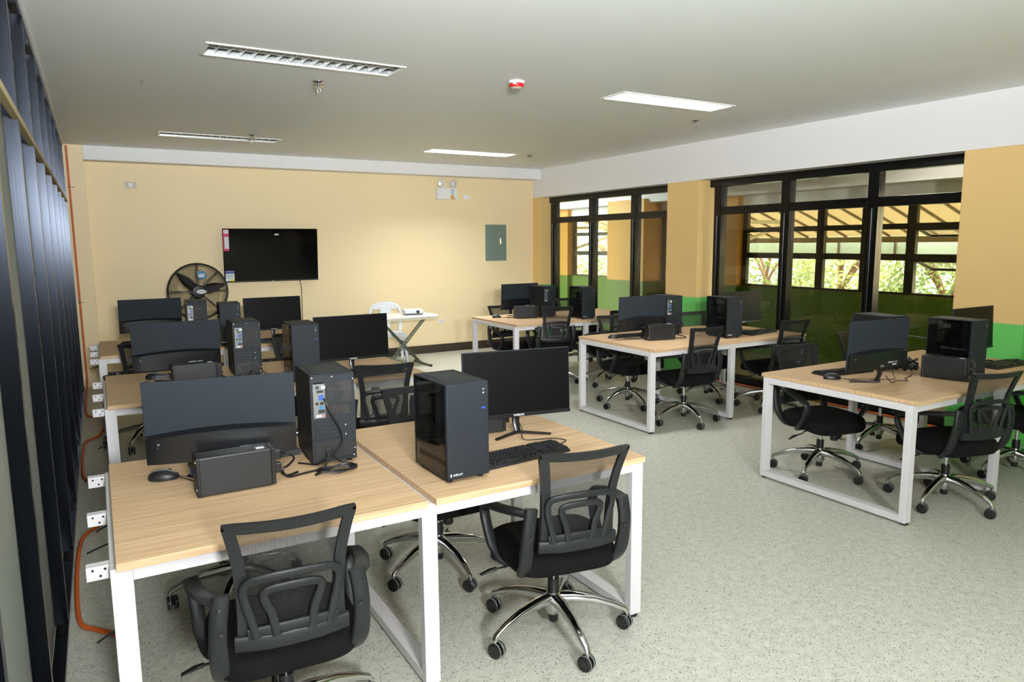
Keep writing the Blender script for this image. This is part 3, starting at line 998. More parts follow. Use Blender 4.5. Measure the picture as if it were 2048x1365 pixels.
# ------------------------------------------------------------------ benches
DW, DD, DH, DT, GAP = .9885, 1.115, .75, .025, .033
TUBE, RAIL, IY = .06, .04, .028
TOP = MB().box(0, DW, 0, DD, DH - DT, DH, .0015).mesh('tabletop', False)
def bench(x, y, label, left_open, right_open, gap):
    """left_open/right_open: that end carries a shared frame with bare brackets"""
    r = empty('workbench', (x, y, 0))
    total = 2 * DW + gap
    put('tabletop', TOP, 'wood', r, (0, 0, 0))
    put('tabletop', TOP, 'wood', r, (DW + gap, 0, 0))
    xl = .0135 if left_open else TUBE / 2 - .012
    xr = total - .0135 if right_open else total - TUBE / 2 + .012
    cs = (xl, DW + gap / 2, xr)
    zt = DH - DT - .001
    for c in cs:
        for yy in (IY, DD - IY - RAIL):
            l = MB().box(c - TUBE / 2, c + TUBE / 2, yy, yy + RAIL, .014, zt, .002).build('leg', 'white_steel', r)
            MB().lathe([(.02, 0), (.022, .004), (.022, .01), (.012, .016)], (c, yy + RAIL / 2, 0), n=14).build('levelling_foot', 'case_dark', l)
        MB().box(c - TUBE / 2, c + TUBE / 2, IY + RAIL, DD - IY - RAIL, .014, .014 + RAIL, .002).build('bottom_rail', 'white_steel', r)
        MB().box(c - TUBE / 2, c + TUBE / 2, IY + RAIL, DD - IY - RAIL, zt - RAIL, zt, .002).build('top_rail', 'white_steel', r)
    for i in range(2):
        a, b_ = cs[i] + TUBE / 2, cs[i + 1] - TUBE / 2
        for yy in (IY + .001, DD / 2 - .02, DD - IY - RAIL - .001):
            MB().box(a, b_, yy, yy + RAIL, zt - .045, zt - .001, .002).build('cross_beam', 'white_steel', r)
    for op, c, s in ((left_open, xl - TUBE / 2, -1), (right_open, xr + TUBE / 2, 1)):
        if not op:
            continue
        for k, yy in enumerate((IY + .075, DD / 2 + .03, DD - IY - .02)):
            b = MB()
            x0, x1 = sorted((c, c + s * .062))
            b.box(x0, x1, yy - .002, yy + .002, zt - .052, zt - .008)
            b.box(x0, x1, yy, yy + .03, zt - .012, zt - .008)
            b.box(x0, x1, yy, yy + .03, zt - .052, zt - .048)
            br = b.build('bracket', 'white_steel', r, smooth=False)
            for q in ((.012, -.02), (.045, -.02), (.025, -.04)):
                MB().cyl(.004, -.0035, -.0015, (c + s * q[0], yy, zt + q[1]), 'Y', 8).build('bolt_hole', 'case_dark', br)
        if s < 0:
            for yy, zz, ln in ((.10, .50, .05), (.64, .58, .075), (1.02, .52, .05)):
                MB().tube([(c + .002, yy, zz), (c - ln * .6, yy - .005, zz - .012), (c - ln, yy - .012, zz - .02)], .0035, 5).build('cable_tie', 'cable_black', r)
    tag(r, label, 'workbench', 'oak topped white steel workbenches')
    return r
B = {}
for k, (x, y, lb, lo, ro, g) in dict(
        L1=(-.015, 2.279, 'oak topped double workbench nearest the camera on the left', 1, 0, .033),
        L2=(.0, 4.672, 'oak topped double workbench, middle one of the left row', 1, 0, .033),
        L3=(-.02, 6.86, 'oak topped double workbench at the back of the left row by the fan', 1, 0, .033),
        R1=(4.002, 2.251, 'oak topped double workbench nearest the camera on the right', 0, 1, .016),
        R2=(4.091, 4.586, 'oak topped double workbench, middle one of the right row', 0, 1, .016),
        R3=(4.068, 6.86, 'oak topped double workbench at the back of the right row', 0, 1, .016)).items():
    B[k] = bench(x, y, lb, lo, ro, g)

# ------------------------------------------------------------------ task chair (faces +Y)
def back_y(x, z):
    t = (z - .48) / .43
    y = -.212 - .03 * t - .055 * t * t + .012 * math.sin(t * PI)
    return y - .032 * (1 - min(1, (x / .2) ** 2))
def back_half(z):
    t = (z - .48) / .43
    return .160 + .014 * t + .018 * t ** 3 - .012 * math.sin(t * PI)
def make_chair():
    r = empty('office_chair')
    M5 = [Matrix.Rotation(2 * PI * k / 5, 4, 'Z') for k in range(5)]
    MB().lathe([(.026, .085), (.034, .10), (.037, .165), (.03, .185)], n=20).build('base_hub', 'chrome', r)
    MB().lathe([(.02, .05), (.022, .055), (.022, .088)], n=14).build('base_stub', 'caster_black', r)
    arm = MB()
    P = [(.025, .155), (.09, .155), (.18, .141), (.26, .115), (.312, .09), (.322, .074)]
    arm.strap([(a, 0, z_) for a, z_ in P], [.046, .04, .034, .029, .025, .022], [.05, .042, .034, .027, .022, .02], [(0, 0, 1)] * 4 + [(.5, 0, 1), (1, 0, .6)], cham=.35)
    arm.cyl(.007, .052, .08, (.320, 0, 0), n=10)
    arm_me = arm.mesh('base_arm')
    cw = MB()
    for s in (-1, 1):
        cw.lathe([(.012, s * .006), (.029, s * .006), (.031, s * .010), (.031, s * .020), (.027, s * .023), (.006, s * .024)], (0, 0, .031), 'Y', 22)
    cw.box(-.012, .014, -.006, .006, .02, .058, .003)
    cw_me = cw.mesh('caster')
    cw_me.materials.append(MATS['caster_black'])
    rim = MB()
    for s in (-1, 1):
        rim.lathe([(.0315, s * .0085), (.0318, s * .0095), (.0318, s * .0125), (.0315, s * .0135)], (0, 0, .031), 'Y', 22)
    rim_me = rim.mesh('wheel_rim')
    for k in range(5):
        a = put('base_arm', arm_me, 'chrome', r, rot=(0, 0, 2 * PI * k / 5))
        c = put('caster', cw_me, 'caster_black', a, (.312, 0, 0), rot=(0, 0, 1.1 + k * 1.9))
        rm = put('wheel_rim', rim_me, 'caster_grey', a, (.312, 0, 0), rot=(0, 0, 1.1 + k * 1.9))
    MB().cyl(.025, .18, .245, n=16).build('lift_sleeve', 'caster_black', r)
    MB().cyl(.0135, .20, .35, n=14).build('gas_lift', 'lift_steel', r)
    MB().box(-.085, .085, -.12, .10, .335, .368, .008).build('mechanism', 'caster_black', r)
    MB().lathe([(.022, -.06), (.026, -.055), (.026, -.01), (.018, 0)], (0, .13, .345), n=12).build('tilt_knob', 'caster_black', r)
    lv = MB().tube(bez([(-.06, .02, .345), (-.16, .03, .34), (-.2, .035, .325), (-.25, .04, .32)], 5), .0045, 6)
    lv.strap([(-.245, .04, .321), (-.275, .043, .315), (-.315, .047, .301)], [.016, .026, .018], [.01, .008, .004], (0, 0, 1))
    lv.build('lever', 'caster_black', r)
    # seat cushion
    b = MB()
    nu, nv = 20, 14
    def ring(s_, z_, n=40):
        out = []
        for k in range(n):
            a = 2 * PI * k / n
            ca, sa = math.cos(a), math.sin(a)
            e = .42
            x_ = .235 * s_ * math.copysign(abs(ca) ** e, ca)
            y_ = .225 * s_ * math.copysign(abs(sa) ** e, sa)
            x_ *= 1 - .06 * max(0, -y_ / .225)
            dip = -.022 * max(0, y_ / .225) ** 3
            out.append(Vector((x_, y_ + .01, z_ + dip)))
        return out
    rings = [ring(.82, .365), ring(.96, .369), ring(1.0, .388), ring(1.0, .425), ring(.96, .446), ring(.86, .459), ring(.6, .459), ring(.3, .455)]
    n = 40
    vs = [v for q in rings for v in q]
    fs = [(j * n + i, j * n + (i + 1) % n, (j + 1) * n + (i + 1) % n, (j + 1) * n + i) for j in range(len(rings) - 1) for i in range(n)]
    fs += [tuple(reversed(range(n))), tuple(range((len(rings) - 1) * n, len(rings) * n))]
    b.add(vs, fs).build('seat', 'black_fabric', r, ang=60)
    # back frame ring
    zt, zb = .91, .49
    cont = []
    for k in range(9):
        z_ = zb + (zt - .02 - zb) * k / 8
        cont.append((back_half(z_), z_))
    cont += [(back_half(zt) - .006, zt - .004)]
    for k in range(1, 12):
        u = 1 - 2 * k / 12
        cont.append((u * (back_half(zt) - .012), zt - .006 * (1 - u * u)))
    cont += [(-x_, z_) for x_, z_ in reversed(cont[:10])]
    for k in range(1, 8):
        u = -1 + 2 * k / 8
        cont.append((u * back_half(zb), zb))
    cx, cz = 0, .7
    vs, fs = [], []
    m = len(cont)
    for i, (x_, z_) in enumerate(cont):
        a, c = Vector(cont[i - 1]), Vector(cont[(i + 1) % m])
        t = (c - a).normalized()
        nin = Vector((-t.y, t.x))
        wd = .03 if z_ < .55 else .034
        xi, zi = x_ + nin.x * wd, z_ + nin.y * wd
        for (px, pz, dy) in ((x_, z_, .010), (x_, z_, -.012), (xi, zi, -.008), (xi, zi, .008)):
            vs.append(Vector((px, back_y(px, pz) + dy, pz)))
    for i in range(m):
        j = (i + 1) % m
        for q in range(4):
            p = (q + 1) % 4
            fs.append((i * 4 + q, i * 4 + p, j * 4 + p, j * 4 + q))
    MB().add(vs, fs).build('back_frame', 'chair_plastic', r, ang=50)
    def net(u, v):
        z_ = zb + .01 + (zt - .02 - zb - .01) * v
        x_ = (u * 2 - 1) * (back_half(z_) - .012)
        return Vector((x_, back_y(x_, z_) + .004, z_))
    MB().grid(net, 10, 10).build('back_net', 'chair_net', r, ang=80)
    # lumbar support: two nested arches on a bottom bar
    bs = lambda pts, dy=-.02: [(px, back_y(px, pz) + dy, pz) for px, pz in pts]
    lum = MB()
    lum.strap(bez(bs([(-.105, .53), (-.122, .60), (-.138, .675), (-.125, .71), (-.08, .722), (0, .726), (.08, .722), (.125, .71), (.138, .675), (.122, .60), (.105, .53)]), 4), .026, .012, (0, 1, .1), cham=.5)
    lum.strap(bez(bs([(-.05, .53), (-.062, .60), (-.082, .655), (-.07, .68), (0, .686), (.07, .68), (.082, .655), (.062, .60), (.05, .53)]), 4), .026, .012, (0, 1, .1), cham=.5)
    lum.strap(bs([(-.165, .515), (-.08, .512), (0, .512), (.08, .512), (.165, .515)], -.012), .05, .02, (0, 1, .1), cham=.4)
    lum.strap(bs([(-.13, .545), (-.05, .55), (.05, .55), (.13, .545)], -.018), .035, .012, (0, 1, .1))
    lum.build('lumbar_support', 'chair_plastic', r, ang=50)
    # arm loops
    for s in (-1, 1):
        X = lambda q: s * q
        a = MB()
        a.strap(bez([(X(.2), -.228, .65), (X(.232), -.16, .642), (X(.257), -.05, .622), (X(.265), .05, .602), (X(.265), .12, .58), (X(.26), .148, .545), (X(.254), .125, .475), (X(.245), .07, .40), (X(.215), .01, .362), (X(.12), -.01, .355)], 4),
                [.045] * 4 + [.05] * 12 + [.044] * 12 + [.04] * 9, .022,
                [(s * .1, .2, 1)] * 14 + [(s * .1, .6, .7)] * 5 + [(s * .15, 1, .1)] * 10 + [(0, .6, -.5)] * 8, cham=.5)
        a.strap(bez([(X(.195), -.237, .675), (X(.206), -.24, .60), (X(.21), -.228, .52), (X(.207), -.20, .43), (X(.19), -.14, .372), (X(.12), -.09, .357)], 4), [.05] * 9 + [.055] * 8 + [.05] * 4, .026, [(0, 1, .1)] * 12 + [(0, 1, .8)] * 9, cham=.5)
        o = a.build('armrest', 'chair_plastic', r, ang=50)
        for zz in (.635, .56):
            MB().lathe([(.009, -.016), (.009, -.02), (.006, -.021)], (X(.203), -.236, zz), 'Y', 10).build('bolt', 'caster_black', o)
    return r
CHAIR = make_chair()
FIXED = ('base_hub', 'base_stub', 'base_arm', 'lift_sleeve')
chair_n = 0
def chair(x, y, heading, base, label, dz=0., lever=-1):
    """heading: degrees the seat faces, 0 = +Y, counter-clockwise; base: angle of the star base"""
    global chair_n
    o = CHAIR if chair_n == 0 else copy_tree(CHAIR)
    chair_n += 1
    o.location = (x, y, 0)
    o.rotation_euler = (0, 0, R(heading))
    for c in o.children:
        nm = c.name.split('.')[0]
        if nm == 'base_arm':
            c.rotation_euler.z += R(base - heading)
        elif nm not in FIXED:
            c.location.z += dz
            if nm == 'lever' and lever > 0:
                c.scale.x = -1
    tag(o, label, 'office chair', 'black mesh office chairs')
    return o
CH = [
    # x, y, heading, base, dz, lever, label
    (.45, 2.30, -4, 12, 0, -1, 'black mesh office chair at the front left bench, nearest the camera'),
    (1.600, 2.405, -10, 29, -.012, -1, 'black mesh office chair with its chrome base in view at the front left bench'),
    (1.43, 3.22, 178, 42, 0, 1, 'black mesh office chair on the far side of the front left bench, right half'),
    (.50, 3.42, 184, 10, 0, 1, 'black mesh office chair hidden behind the large monitor back, front left bench'),
    (1.62, 4.60, -11, 20, 0, -1, 'black mesh office chair at the middle left bench, seen over the front bench'),
    (.55, 4.62, 4, 50, 0, -1, 'black mesh office chair at the middle left bench beside the stud wall'),
    (.28, 6.64, 2, 12, .0, -1, 'black mesh office chair at the rear left bench beside the stud wall'),
    (1.40, 5.72, 182, 15, 0, 1, 'black mesh office chair seen between two towers behind the middle left bench'),
    (1.45, 6.62, 5, 33, 0, -1, 'black mesh office chair at the near side of the rear left bench, right half'),
    (4.60, 2.39, -14, 28, -.01, -1, 'black mesh office chair rolled up to the near edge of the front right bench'),
    (4.43, 3.18, 168, 38, -.01, 1, 'black mesh office chair facing the camera behind the front right bench end frame'),
    (5.60, 2.44, 0, 10, 0, -1, 'black mesh office chair cut off by the right edge of the picture'),
    (5.46, 3.38, 178, 25, 0, 1, 'black mesh office chair on the far side of the front right bench, right half'),
    (4.655, 4.80, -4, 24, .015, -1, 'black mesh office chair at the near side of the middle right bench, left half'),
    (5.80, 4.77, -5, 47, .015, -1, 'black mesh office chair at the middle right bench by the corridor glass'),
    (4.66, 5.62, 176, 30, .0, 1, 'black mesh office chair facing the camera behind the middle right bench end frame'),
    (5.58, 5.42, 172, 18, 0, 1, 'black mesh office chair behind the middle right bench against the green column foot'),
    (4.62, 6.98, -20, 20, .045, -1, 'black mesh office chair at the near side of the rear right bench, left half'),
    (5.20, 6.60, -6, 40, .0, -1, 'black mesh office chair at the rear right bench beside the middle bench monitor'),
    (4.60, 7.86, 184, 22, -.05, 1, 'black mesh office chair behind the rear right bench against the cream wall'),
    (5.66, 7.86, 178, 8, 0, 1, 'black mesh office chair behind the rear right bench by the corridor glass'),
]
for x, y, h, bs_, dz, lv_, lb in CH:
    chair(x, y, h, bs_, lb, dz, lv_)
# ------------------------------------------------------------------ monitors (screen faces -Y)
MW, MH = .552, .325
def make_monitor():
    r = empty('computer_monitor')
    T = Matrix.Translation((0, 0, .088)) @ Matrix.Rotation(R(-3), 4, 'X')
    h = MW / 2
    MB().box(-h, h, -.004, .009, 0, MH, .003, T).build('panel', 'monitor_back', r)
    MB().box(-h + .004, h - .004, -.0055, -.0035, .018, MH - .004, 0, T).build('screen', 'screen_black', r, smooth=False)
    MB().box(-h, h, -.0075, -.003, 0, .017, .001, T).build('chin', 'monitor_gloss', r)
    # thicker lower housing on the back with a gently bowed upper edge
    n = 16
    vs = []
    for i in range(n + 1):
        u = i / n
        x = -h + .003 + (MW - .006) * u
        zt = .118 + .016 * math.sin(u * PI)
        dp = .012 + .022 * math.sin(u * PI) ** .5
        vs += [T @ Vector((x, .008, zt)), T @ Vector((x, .008 + dp, zt - .012)), T @ Vector((x, .008 + dp, .006)), T @ Vector((x, .008, .002))]
    fs = []
    for i in range(n):
        for q in range(3):
            fs.append((i * 4 + q, i * 4 + q + 1, (i + 1) * 4 + q + 1, (i + 1) * 4 + q))
    fs += [(0, 3, 2, 1), (n * 4, n * 4 + 1, n * 4 + 2, n * 4 + 3)]
    hs = MB().add(vs, fs).build('rear_housing', 'monitor_gloss', r, ang=40)
    for k in range(5):
        MB().box(h - .05, h - .042, .025, .0275 + .001 * k, .03 + k * .013, .036 + k * .013, 0, T).build('button_mark', 'print_grey', hs, smooth=False)
    MB().box(-.035, .035, .038, .044, .018, .042, .002, T).build('port_recess', 'case_dark', hs)
    MB().box(-.018, .012, .043, .05, .022, .036, .002, T).build('video_plug', 'port_silver', hs)
    MB().box(-.145, -.105, .0402, .0416, .028, .034, 0, T).build('rating_label', 'print_white', hs, smooth=False)
    MB().box(-.15, -.12, .0402, .0416, .042, .052, 0, T).build('rating_label', 'print_grey', hs, smooth=False)
    text('NVISION', .013, 'print_white', hs, T @ Vector((-.085, .0428, .047)), (R(90), 0, PI))
    text('NVISION', .0145, 'print_white', r, T @ Vector((0, -.0082, .0085)), (R(87), 0, 0))
    MB().strap([(0, .03, .125), (0, .035, .06), (0, .012, .012)], [.045, .036, .03], [.012, .012, .012], (0, 1, 0)).build('stand_neck', 'monitor_gloss', r)
    b = MB()
    for s in (-1, 1):
        b.strap([(0, .022, .007), (s * .03, .0, .007), (s * .14, -.075, .006)], [.03, .024, .016], [.012, .010, .008], (0, 0, 1))
    b.build('stand_foot', 'monitor_gloss', r)
    return r
MON = make_monitor()
mon_n = 0
def monitor(x, y, rz, label, dz=0.):
    global mon_n
    o = MON if mon_n == 0 else copy_tree(MON)
    mon_n += 1
    o.location = (x, y, DH + dz)
    o.rotation_euler = (0, 0, rz)
    tag(o, label, 'monitor', 'slim black monitors')
for a in (
        (.388, 2.94, PI - .14, 'large monitor seen from behind on the front left bench, nearest the camera'),
        (1.715, 2.885, -.16, 'monitor with its dark screen to the camera on the front left bench'),
        (.44, 5.29, PI + .06, 'monitor seen from behind on the middle left bench'),
        (1.575, 5.0, .02, 'monitor with its dark screen to the camera on the middle left bench'),
        (.432, 7.74, PI + .03, 'monitor seen from behind on the rear left bench, below the fan'),
        (1.486, 7.23, .04, 'monitor with its dark screen to the camera below the television'),
        (4.34, 2.74, PI - .09, 'monitor seen from behind on the front right bench beside a cable tangle'),
        (5.70, 2.83, .0, 'monitor facing the camera on the front right bench against the green column foot'),
        (4.475, 5.205, PI - .05, 'monitor seen from behind on the middle right bench'),
        (5.71, 5.07, .03, 'monitor facing the camera on the middle right bench against the corridor glass'),
        (4.63, 7.74, PI + .04, 'monitor seen from behind on the rear right bench against the cream wall')):
    monitor(*a)

# ------------------------------------------------------------------ computer towers (front -Y, window -X)
PW, PD, PH = .185, .30, .39
def make_tower():
    r = empty('computer_tower')
    w_, d, z0, z1 = PW / 2, PD / 2, .015, PH
    MB().box(-w_ + .001, w_, -d, -d + .022, z0, z1, .004).build('front_panel', 'case_black', r)
    MB().box(-w_, w_, -d + .02, d, z1 - .006, z1, .002).build('top_panel', 'case_black', r)
    MB().box(-w_ + .03, w_ - .03, -d + .06, d - .04, z1 - .001, z1 + .0012).build('top_filter', 'case_grille', r, smooth=False)
    MB().box(-w_, w_, -d + .02, d, z0, z0 + .006).build('bottom_panel', 'case_dark', r, smooth=False)
    MB().box(w_ - .003, w_, -d + .02, d, z0 + .006, z1 - .006).build('side_panel', 'case_dark', r, smooth=False)
    MB().box(-w_, -w_ + .003, -d + .022, d - .004, z0 + .006, z1 - .006).build('glass_side', 'case_glass', r, smooth=False)
    for sx in (-1, 1):
        for sy in (-1, 1):
            MB().lathe([(.012, 0), (.014, .003), (.012, .016)], (sx * (w_ - .025), sy * (d - .035), 0), n=12).build('foot', 'caster_black', r)
    # front controls and maker's lettering
    for k, (zz, m, rr) in enumerate(((z1 - .03, 'print_grey', .004), (z1 - .045, 'print_white', .003), (z1 - .062, 'case_dark', .004), (z1 - .078, 'case_dark', .004))):
        MB().cyl(rr, -.0015, .001, (w_ - .024, -d, zz), 'Y', 10).build('front_jack', m, r)
    MB().box(w_ - .033, w_ - .017, -d - .001, -d + .001, z1 - .108, z1 - .1).build('usb_port', 'port_blue', r, smooth=False)
    text('INPLAY', .0125, 'print_white', r, (-w_ + .045, -d - .0004, z0 + .018), (R(90), 0, 0))
    bx('logo_mark', 'print_white', r, -w_ + .012, -w_ + .018, -d - .0008, -d, z0 + .013, z0 + .024)
    # back: frame, port plate, perforated exhaust, slot covers, power supply bay
    b = MB()
    y0, y1 = d - .004, d
    b.box(-w_, -w_ + .012, y0, y1, z0, z1 - .006)
    b.box(w_ - .012, w_, y0, y1, z0, z1 - .006)
    b.box(-w_ + .012, w_ - .012, y0, y1, z1 - .035, z1 - .006)
    b.box(-w_ + .012, w_ - .012, y0, y1, z0, z0 + .012)
    b.box(-w_ + .012, w_ - .012, y0, y1, .19, .212)
    b.box(-w_ + .012, w_ - .012, y0, y1, .10, .112)
    b.box(-w_ + .012, -.022, y0, y1, .112, .19)
    rear = b.build('rear_frame', 'case_black', r, smooth=False)
    MB().box(-w_ + .012, w_ - .06, d - .0035, d - .0015, .212, z1 - .035).build('exhaust_grille', 'case_grille', r, smooth=False)
    io = MB().box(w_ - .06, w_ - .012, d - .003, d + .001, .205, z1 - .04).build('port_plate', 'port_silver', r, smooth=False)
    for x_, zz, sx, sz, m in ((-.018, .335, .016, .012, 'sticker_pale'), (.006, .335, .012, .012, 'case_dark'), (-.004, .318, .026, .01, 'case_dark'), (-.008, .292, .02, .022, 'port_blue'),
                              (-.01, .268, .014, .012, 'case_dark'), (.01, .268, .012, .012, 'case_dark'), (-.008, .25, .02, .012, 'sticker_blue'), (-.008, .234, .026, .014, 'case_dark'),
                              (-.014, .215, .009, .009, 'port_pink'), (-.002, .215, .009, .009, 'print_white'), (.01, .215, .009, .009, 'print_white')):
        MB().box(w_ - .036 + x_ - sx / 2, w_ - .036 + x_ + sx / 2, d, d + .0035, zz - sz / 2, zz + sz / 2).build('port', m, io, smooth=False)
    for k in range(4):
        MB().box(-.018, w_ - .014, d - .004, d + .0015, .117 + k * .019, .130 + k * .019, .001).build('slot_cover', 'case_black', r)
    MB().box(-.022, w_ - .012, d - .007, d - .004, .112, .19).build('slot_back', 'case_dark', r, smooth=False)
    MB().box(-w_ + .014, w_ - .014, d - .14, d - .006, z0 + .008, .10).build('power_supply', 'case_dark', r, smooth=False)
    psu = MB().box(.01, .04, d - .008, d + .002, .04, .075, .002).build('power_socket', 'caster_black', r)
    MB().cyl(.03, d - .006, d - .003, (-.03, 0, .058), 'Y', 20).build('supply_fan', 'case_grille', r)
    for x_, zz in ((-w_ + .006, z1 - .03), (0, z1 - .014), (w_ - .01, z1 - .014), (-w_ + .006, .06), (-w_ + .012, .03), (-.05, .165), (-.05, .125)):
        MB().lathe([(.004, .0), (.004, .003), (.002, .004)], (x_, d, zz), 'Y', 8).build('screw', 'lift_steel', rear)
    # inside, seen through the glass
    MB().box(w_ - .02, w_ - .012, -d + .05, d - .01, .11, z1 - .03).build('motherboard', 'case_dark', r, smooth=False)
    MB().box(-w_ + .01, w_ - .004, -d + .024, d - .142, z0 + .006, .098).build('supply_shroud', 'case_dark', r, smooth=False)
    f = MB().lathe([(.058, 0), (.058, .024), (.05, .024), (.05, 0)], (-.055, 0, .27), 'X', 28).build('cooler_ring', 'case_dark', r)
    for k in range(7):
        a = 2 * PI * k / 7
        def bl(u, v, a=a):
            q = .012 + .036 * u
            g = a + .75 * (v - .5) + .3 * u
            return Vector((-.046 + .012 * v, q * math.cos(g), .27 + q * math.sin(g)))
        o = MB().grid(bl, 3, 3).build('cooler_blade', 'fan_clear', f)
    MB().cyl(.014, -.054, -.03, (0, 0, .27), 'X', 14).build('cooler_hub', 'fan_clear', f)
    for zz in (.225, .315):
        for q in range(2):
            MB().cyl(.004, -.062, .02, (0, .065 + .012 * q, zz - .008 * q), 'X', 8).build('heat_pipe', 'copper', f)
    for k in range(2):
        MB().box(w_ - .05, w_ - .02, -.085 - k * .012, -.081 - k * .012, .2, .33).build('memory_stick', 'port_silver', r, smooth=False)
    MB().box(w_ - .045, w_ - .02, -.05, d - .02, .165, .18).build('expansion_card', 'port_silver', r, smooth=False)
    MB().box(w_ - .026, w_ - .019, .085, .14, .22, .34).build('port_shield', 'port_silver', r, smooth=False)
    MB().tube(bez([(.02, -.1, .19), (-.02, -.06, .15), (.0, .0, .13), (.03, .06, .2)], 5), .004, 6).build('inner_cable', 'cable_black', r)
    return r
TOWER = make_tower()
tow_n = 0
def tower(x, y, a, rear, label):
    """x, y: middle of the face towards the camera"""
    global tow_n
    o = TOWER if tow_n == 0 else copy_tree(TOWER)
    tow_n += 1
    o.location = (x - math.sin(a) * PD / 2, y + math.cos(a) * PD / 2, DH)
    o.rotation_euler = (0, 0, a + (PI if rear else 0))
    tag(o, label, 'computer tower', 'black computer towers')
for a in (
        (.815, 2.886, -.041, 1, 'black computer tower showing its back panel on the front left bench'),
        (1.199, 2.396, .024, 0, 'black computer tower with glass side, front to the camera, on the front left bench'),
        (.885, 5.222, -.012, 1, 'black computer tower showing its back panel on the middle left bench'),
        (1.189, 4.80, -.02, 0, 'black computer tower, front to the camera, on the middle left bench'),
        (.814, 7.434, -.066, 1, 'black computer tower showing its back panel in front of the fan'),
        (1.043, 6.953, -.074, 0, 'black computer tower, front to the camera, on the rear left bench'),
        (4.828, 2.909, -.135, 1, 'black computer tower half hidden behind a monitor on the front right bench'),
        (5.03, 2.455, .0, 0, 'black computer tower with glass side behind a battery box on the front right bench'),
        (4.926, 5.242, -.157, 1, 'black computer tower showing its ports beside the monitor back on the middle right bench'),
        (5.235, 4.741, -.088, 0, 'black computer tower with glass side on the middle right bench'),
        (4.837, 7.349, .06, 1, 'black computer tower showing its ports on the rear right bench'),
        (5.114, 6.909, -.044, 0, 'black computer tower with glass side on the rear right bench')):
    tower(*a)

# ------------------------------------------------------------------ battery backup boxes
def make_ups():
    r = empty('battery_backup')
    MB().box(-.14, .125, -.048, .048, .004, .15, .005).build('body', 'black_plastic', r)
    MB().box(-.142, -.128, -.049, .049, .003, .151, .004).build('front_bezel', 'case_dark', r)
    MB().box(.125, .14, -.046, .046, .006, .148, .002).build('rear_plate', 'caster_black', r)
    for k in range(9):
        MB().box(-.03 + k * .016, -.026 + k * .016, -.0488, -.047, .022, .040).build('vent_slot', 'case_dark', r, smooth=False)
        MB().box(-.03 + k * .016, -.022 + k * .016, -.0488, -.047, .118, .128).build('vent_slot', 'case_dark', r, smooth=False)
    bx('top_label', 'print_white', r, .075, .105, -.03, -.004, .1498, .1508)
    MB().cyl(.004, -.1435, -.141, (0, -.038, .135), 'X', 8).build('light', 'print_white', r)
    MB().cyl(.004, -.1435, -.141, (0, -.038, .03), 'X', 8).build('light', 'print_white', r)
    for q, zz in enumerate((.115, .062)):
        MB().box(.138, .165, -.03, .0, zz - .02, zz + .02, .004).build('plug', 'caster_black', r)
    return r
UPS = make_ups()
ups_n = 0
for x, y, a, lb in (
        (.402, 2.787, .02, 'black battery backup box in front of the large monitor back on the front left bench'),
        (1.55, 3.01, -.12, 'black battery backup box behind the screen on the front left bench'),
        (.522, 5.08, .06, 'black battery backup box on the middle left bench'),
        (4.84, 2.555, R(-78), 'black battery backup box in front of the glass sided tower, front right bench'),
        (4.575, 5.055, R(-12), 'black battery backup box on the middle right bench'),
        (4.555, 7.47, R(-14), 'black battery backup box on the rear right bench')):
    o = UPS if ups_n == 0 else copy_tree(UPS)
    ups_n += 1
    o.location = (x, y, DH)
    o.rotation_euler = (0, 0, a)
    tag(o, lb, 'battery backup', 'black battery backup boxes')

# ------------------------------------------------------------------ keyboards, mice
KEY = MB().add([(-.0085, -.0085, 0), (.0085, -.0085, 0), (.0085, .0085, 0), (-.0085, .0085, 0), (-.0065, -.006, .009), (.0065, -.006, .009), (.0065, .0075, .009), (-.0065, .0075, .009)],
               [(0, 3, 2, 1), (4, 5, 6, 7), (0, 1, 5, 4), (1, 2, 6, 5), (2, 3, 7, 6), (3, 0, 4, 7)]).mesh('key', False)
def key_layout():
    out = []
    for row in range(6):
        y = .05 - row * .0195 - (.004 if row else 0)
        if row == 5:
            xs = [(-.205, 1.3), (-.18, 1.2), (-.155, 1.2), (-.082, 5.6), (-.008, 1.2), (.018, 1.2), (.044, 1.2)]
        else:
            xs = [(-.205 + k * .0193, 1) for k in range(14)]
        xs += [(.082, 1), (.1013, 1), (.1206, 1)] if row not in (3,) else []
        xs += [(.15 + k * .0193, 1) for k in range(4)] if row else []
        out += [(x, y, s) for x, s in xs]
    return out
def make_keyboard(split):
    r = empty('keyboard')
    MB().add([(-.222, -.068, 0), (.222, -.068, 0), (.222, .068, 0), (-.222, .068, 0), (-.22, -.066, .012), (.22, -.066, .012), (.22, .066, .026), (-.22, .066, .026)],
             [(0, 3, 2, 1), (4, 5, 6, 7), (0, 1, 5, 4), (1, 2, 6, 5), (2, 3, 7, 6), (3, 0, 4, 7)]).build('body', 'black_plastic', r, smooth=False)
    if split:
        for x, y, s in key_layout():
            o = put('key', KEY, 'black_plastic', r, (x, y, .0185 + y * .104))
            if s != 1:
                o.scale.x = s
    else:
        b = MB()
        for x, y, s in key_layout():
            b.box(x - .008 * s, x + .008 * s, y - .0075, y + .0075, .018 + y * .104, .0275 + y * .104)
        b.build('key_field', 'black_plastic', r, smooth=False)
    return r
KB = make_keyboard(False)
kn = 0
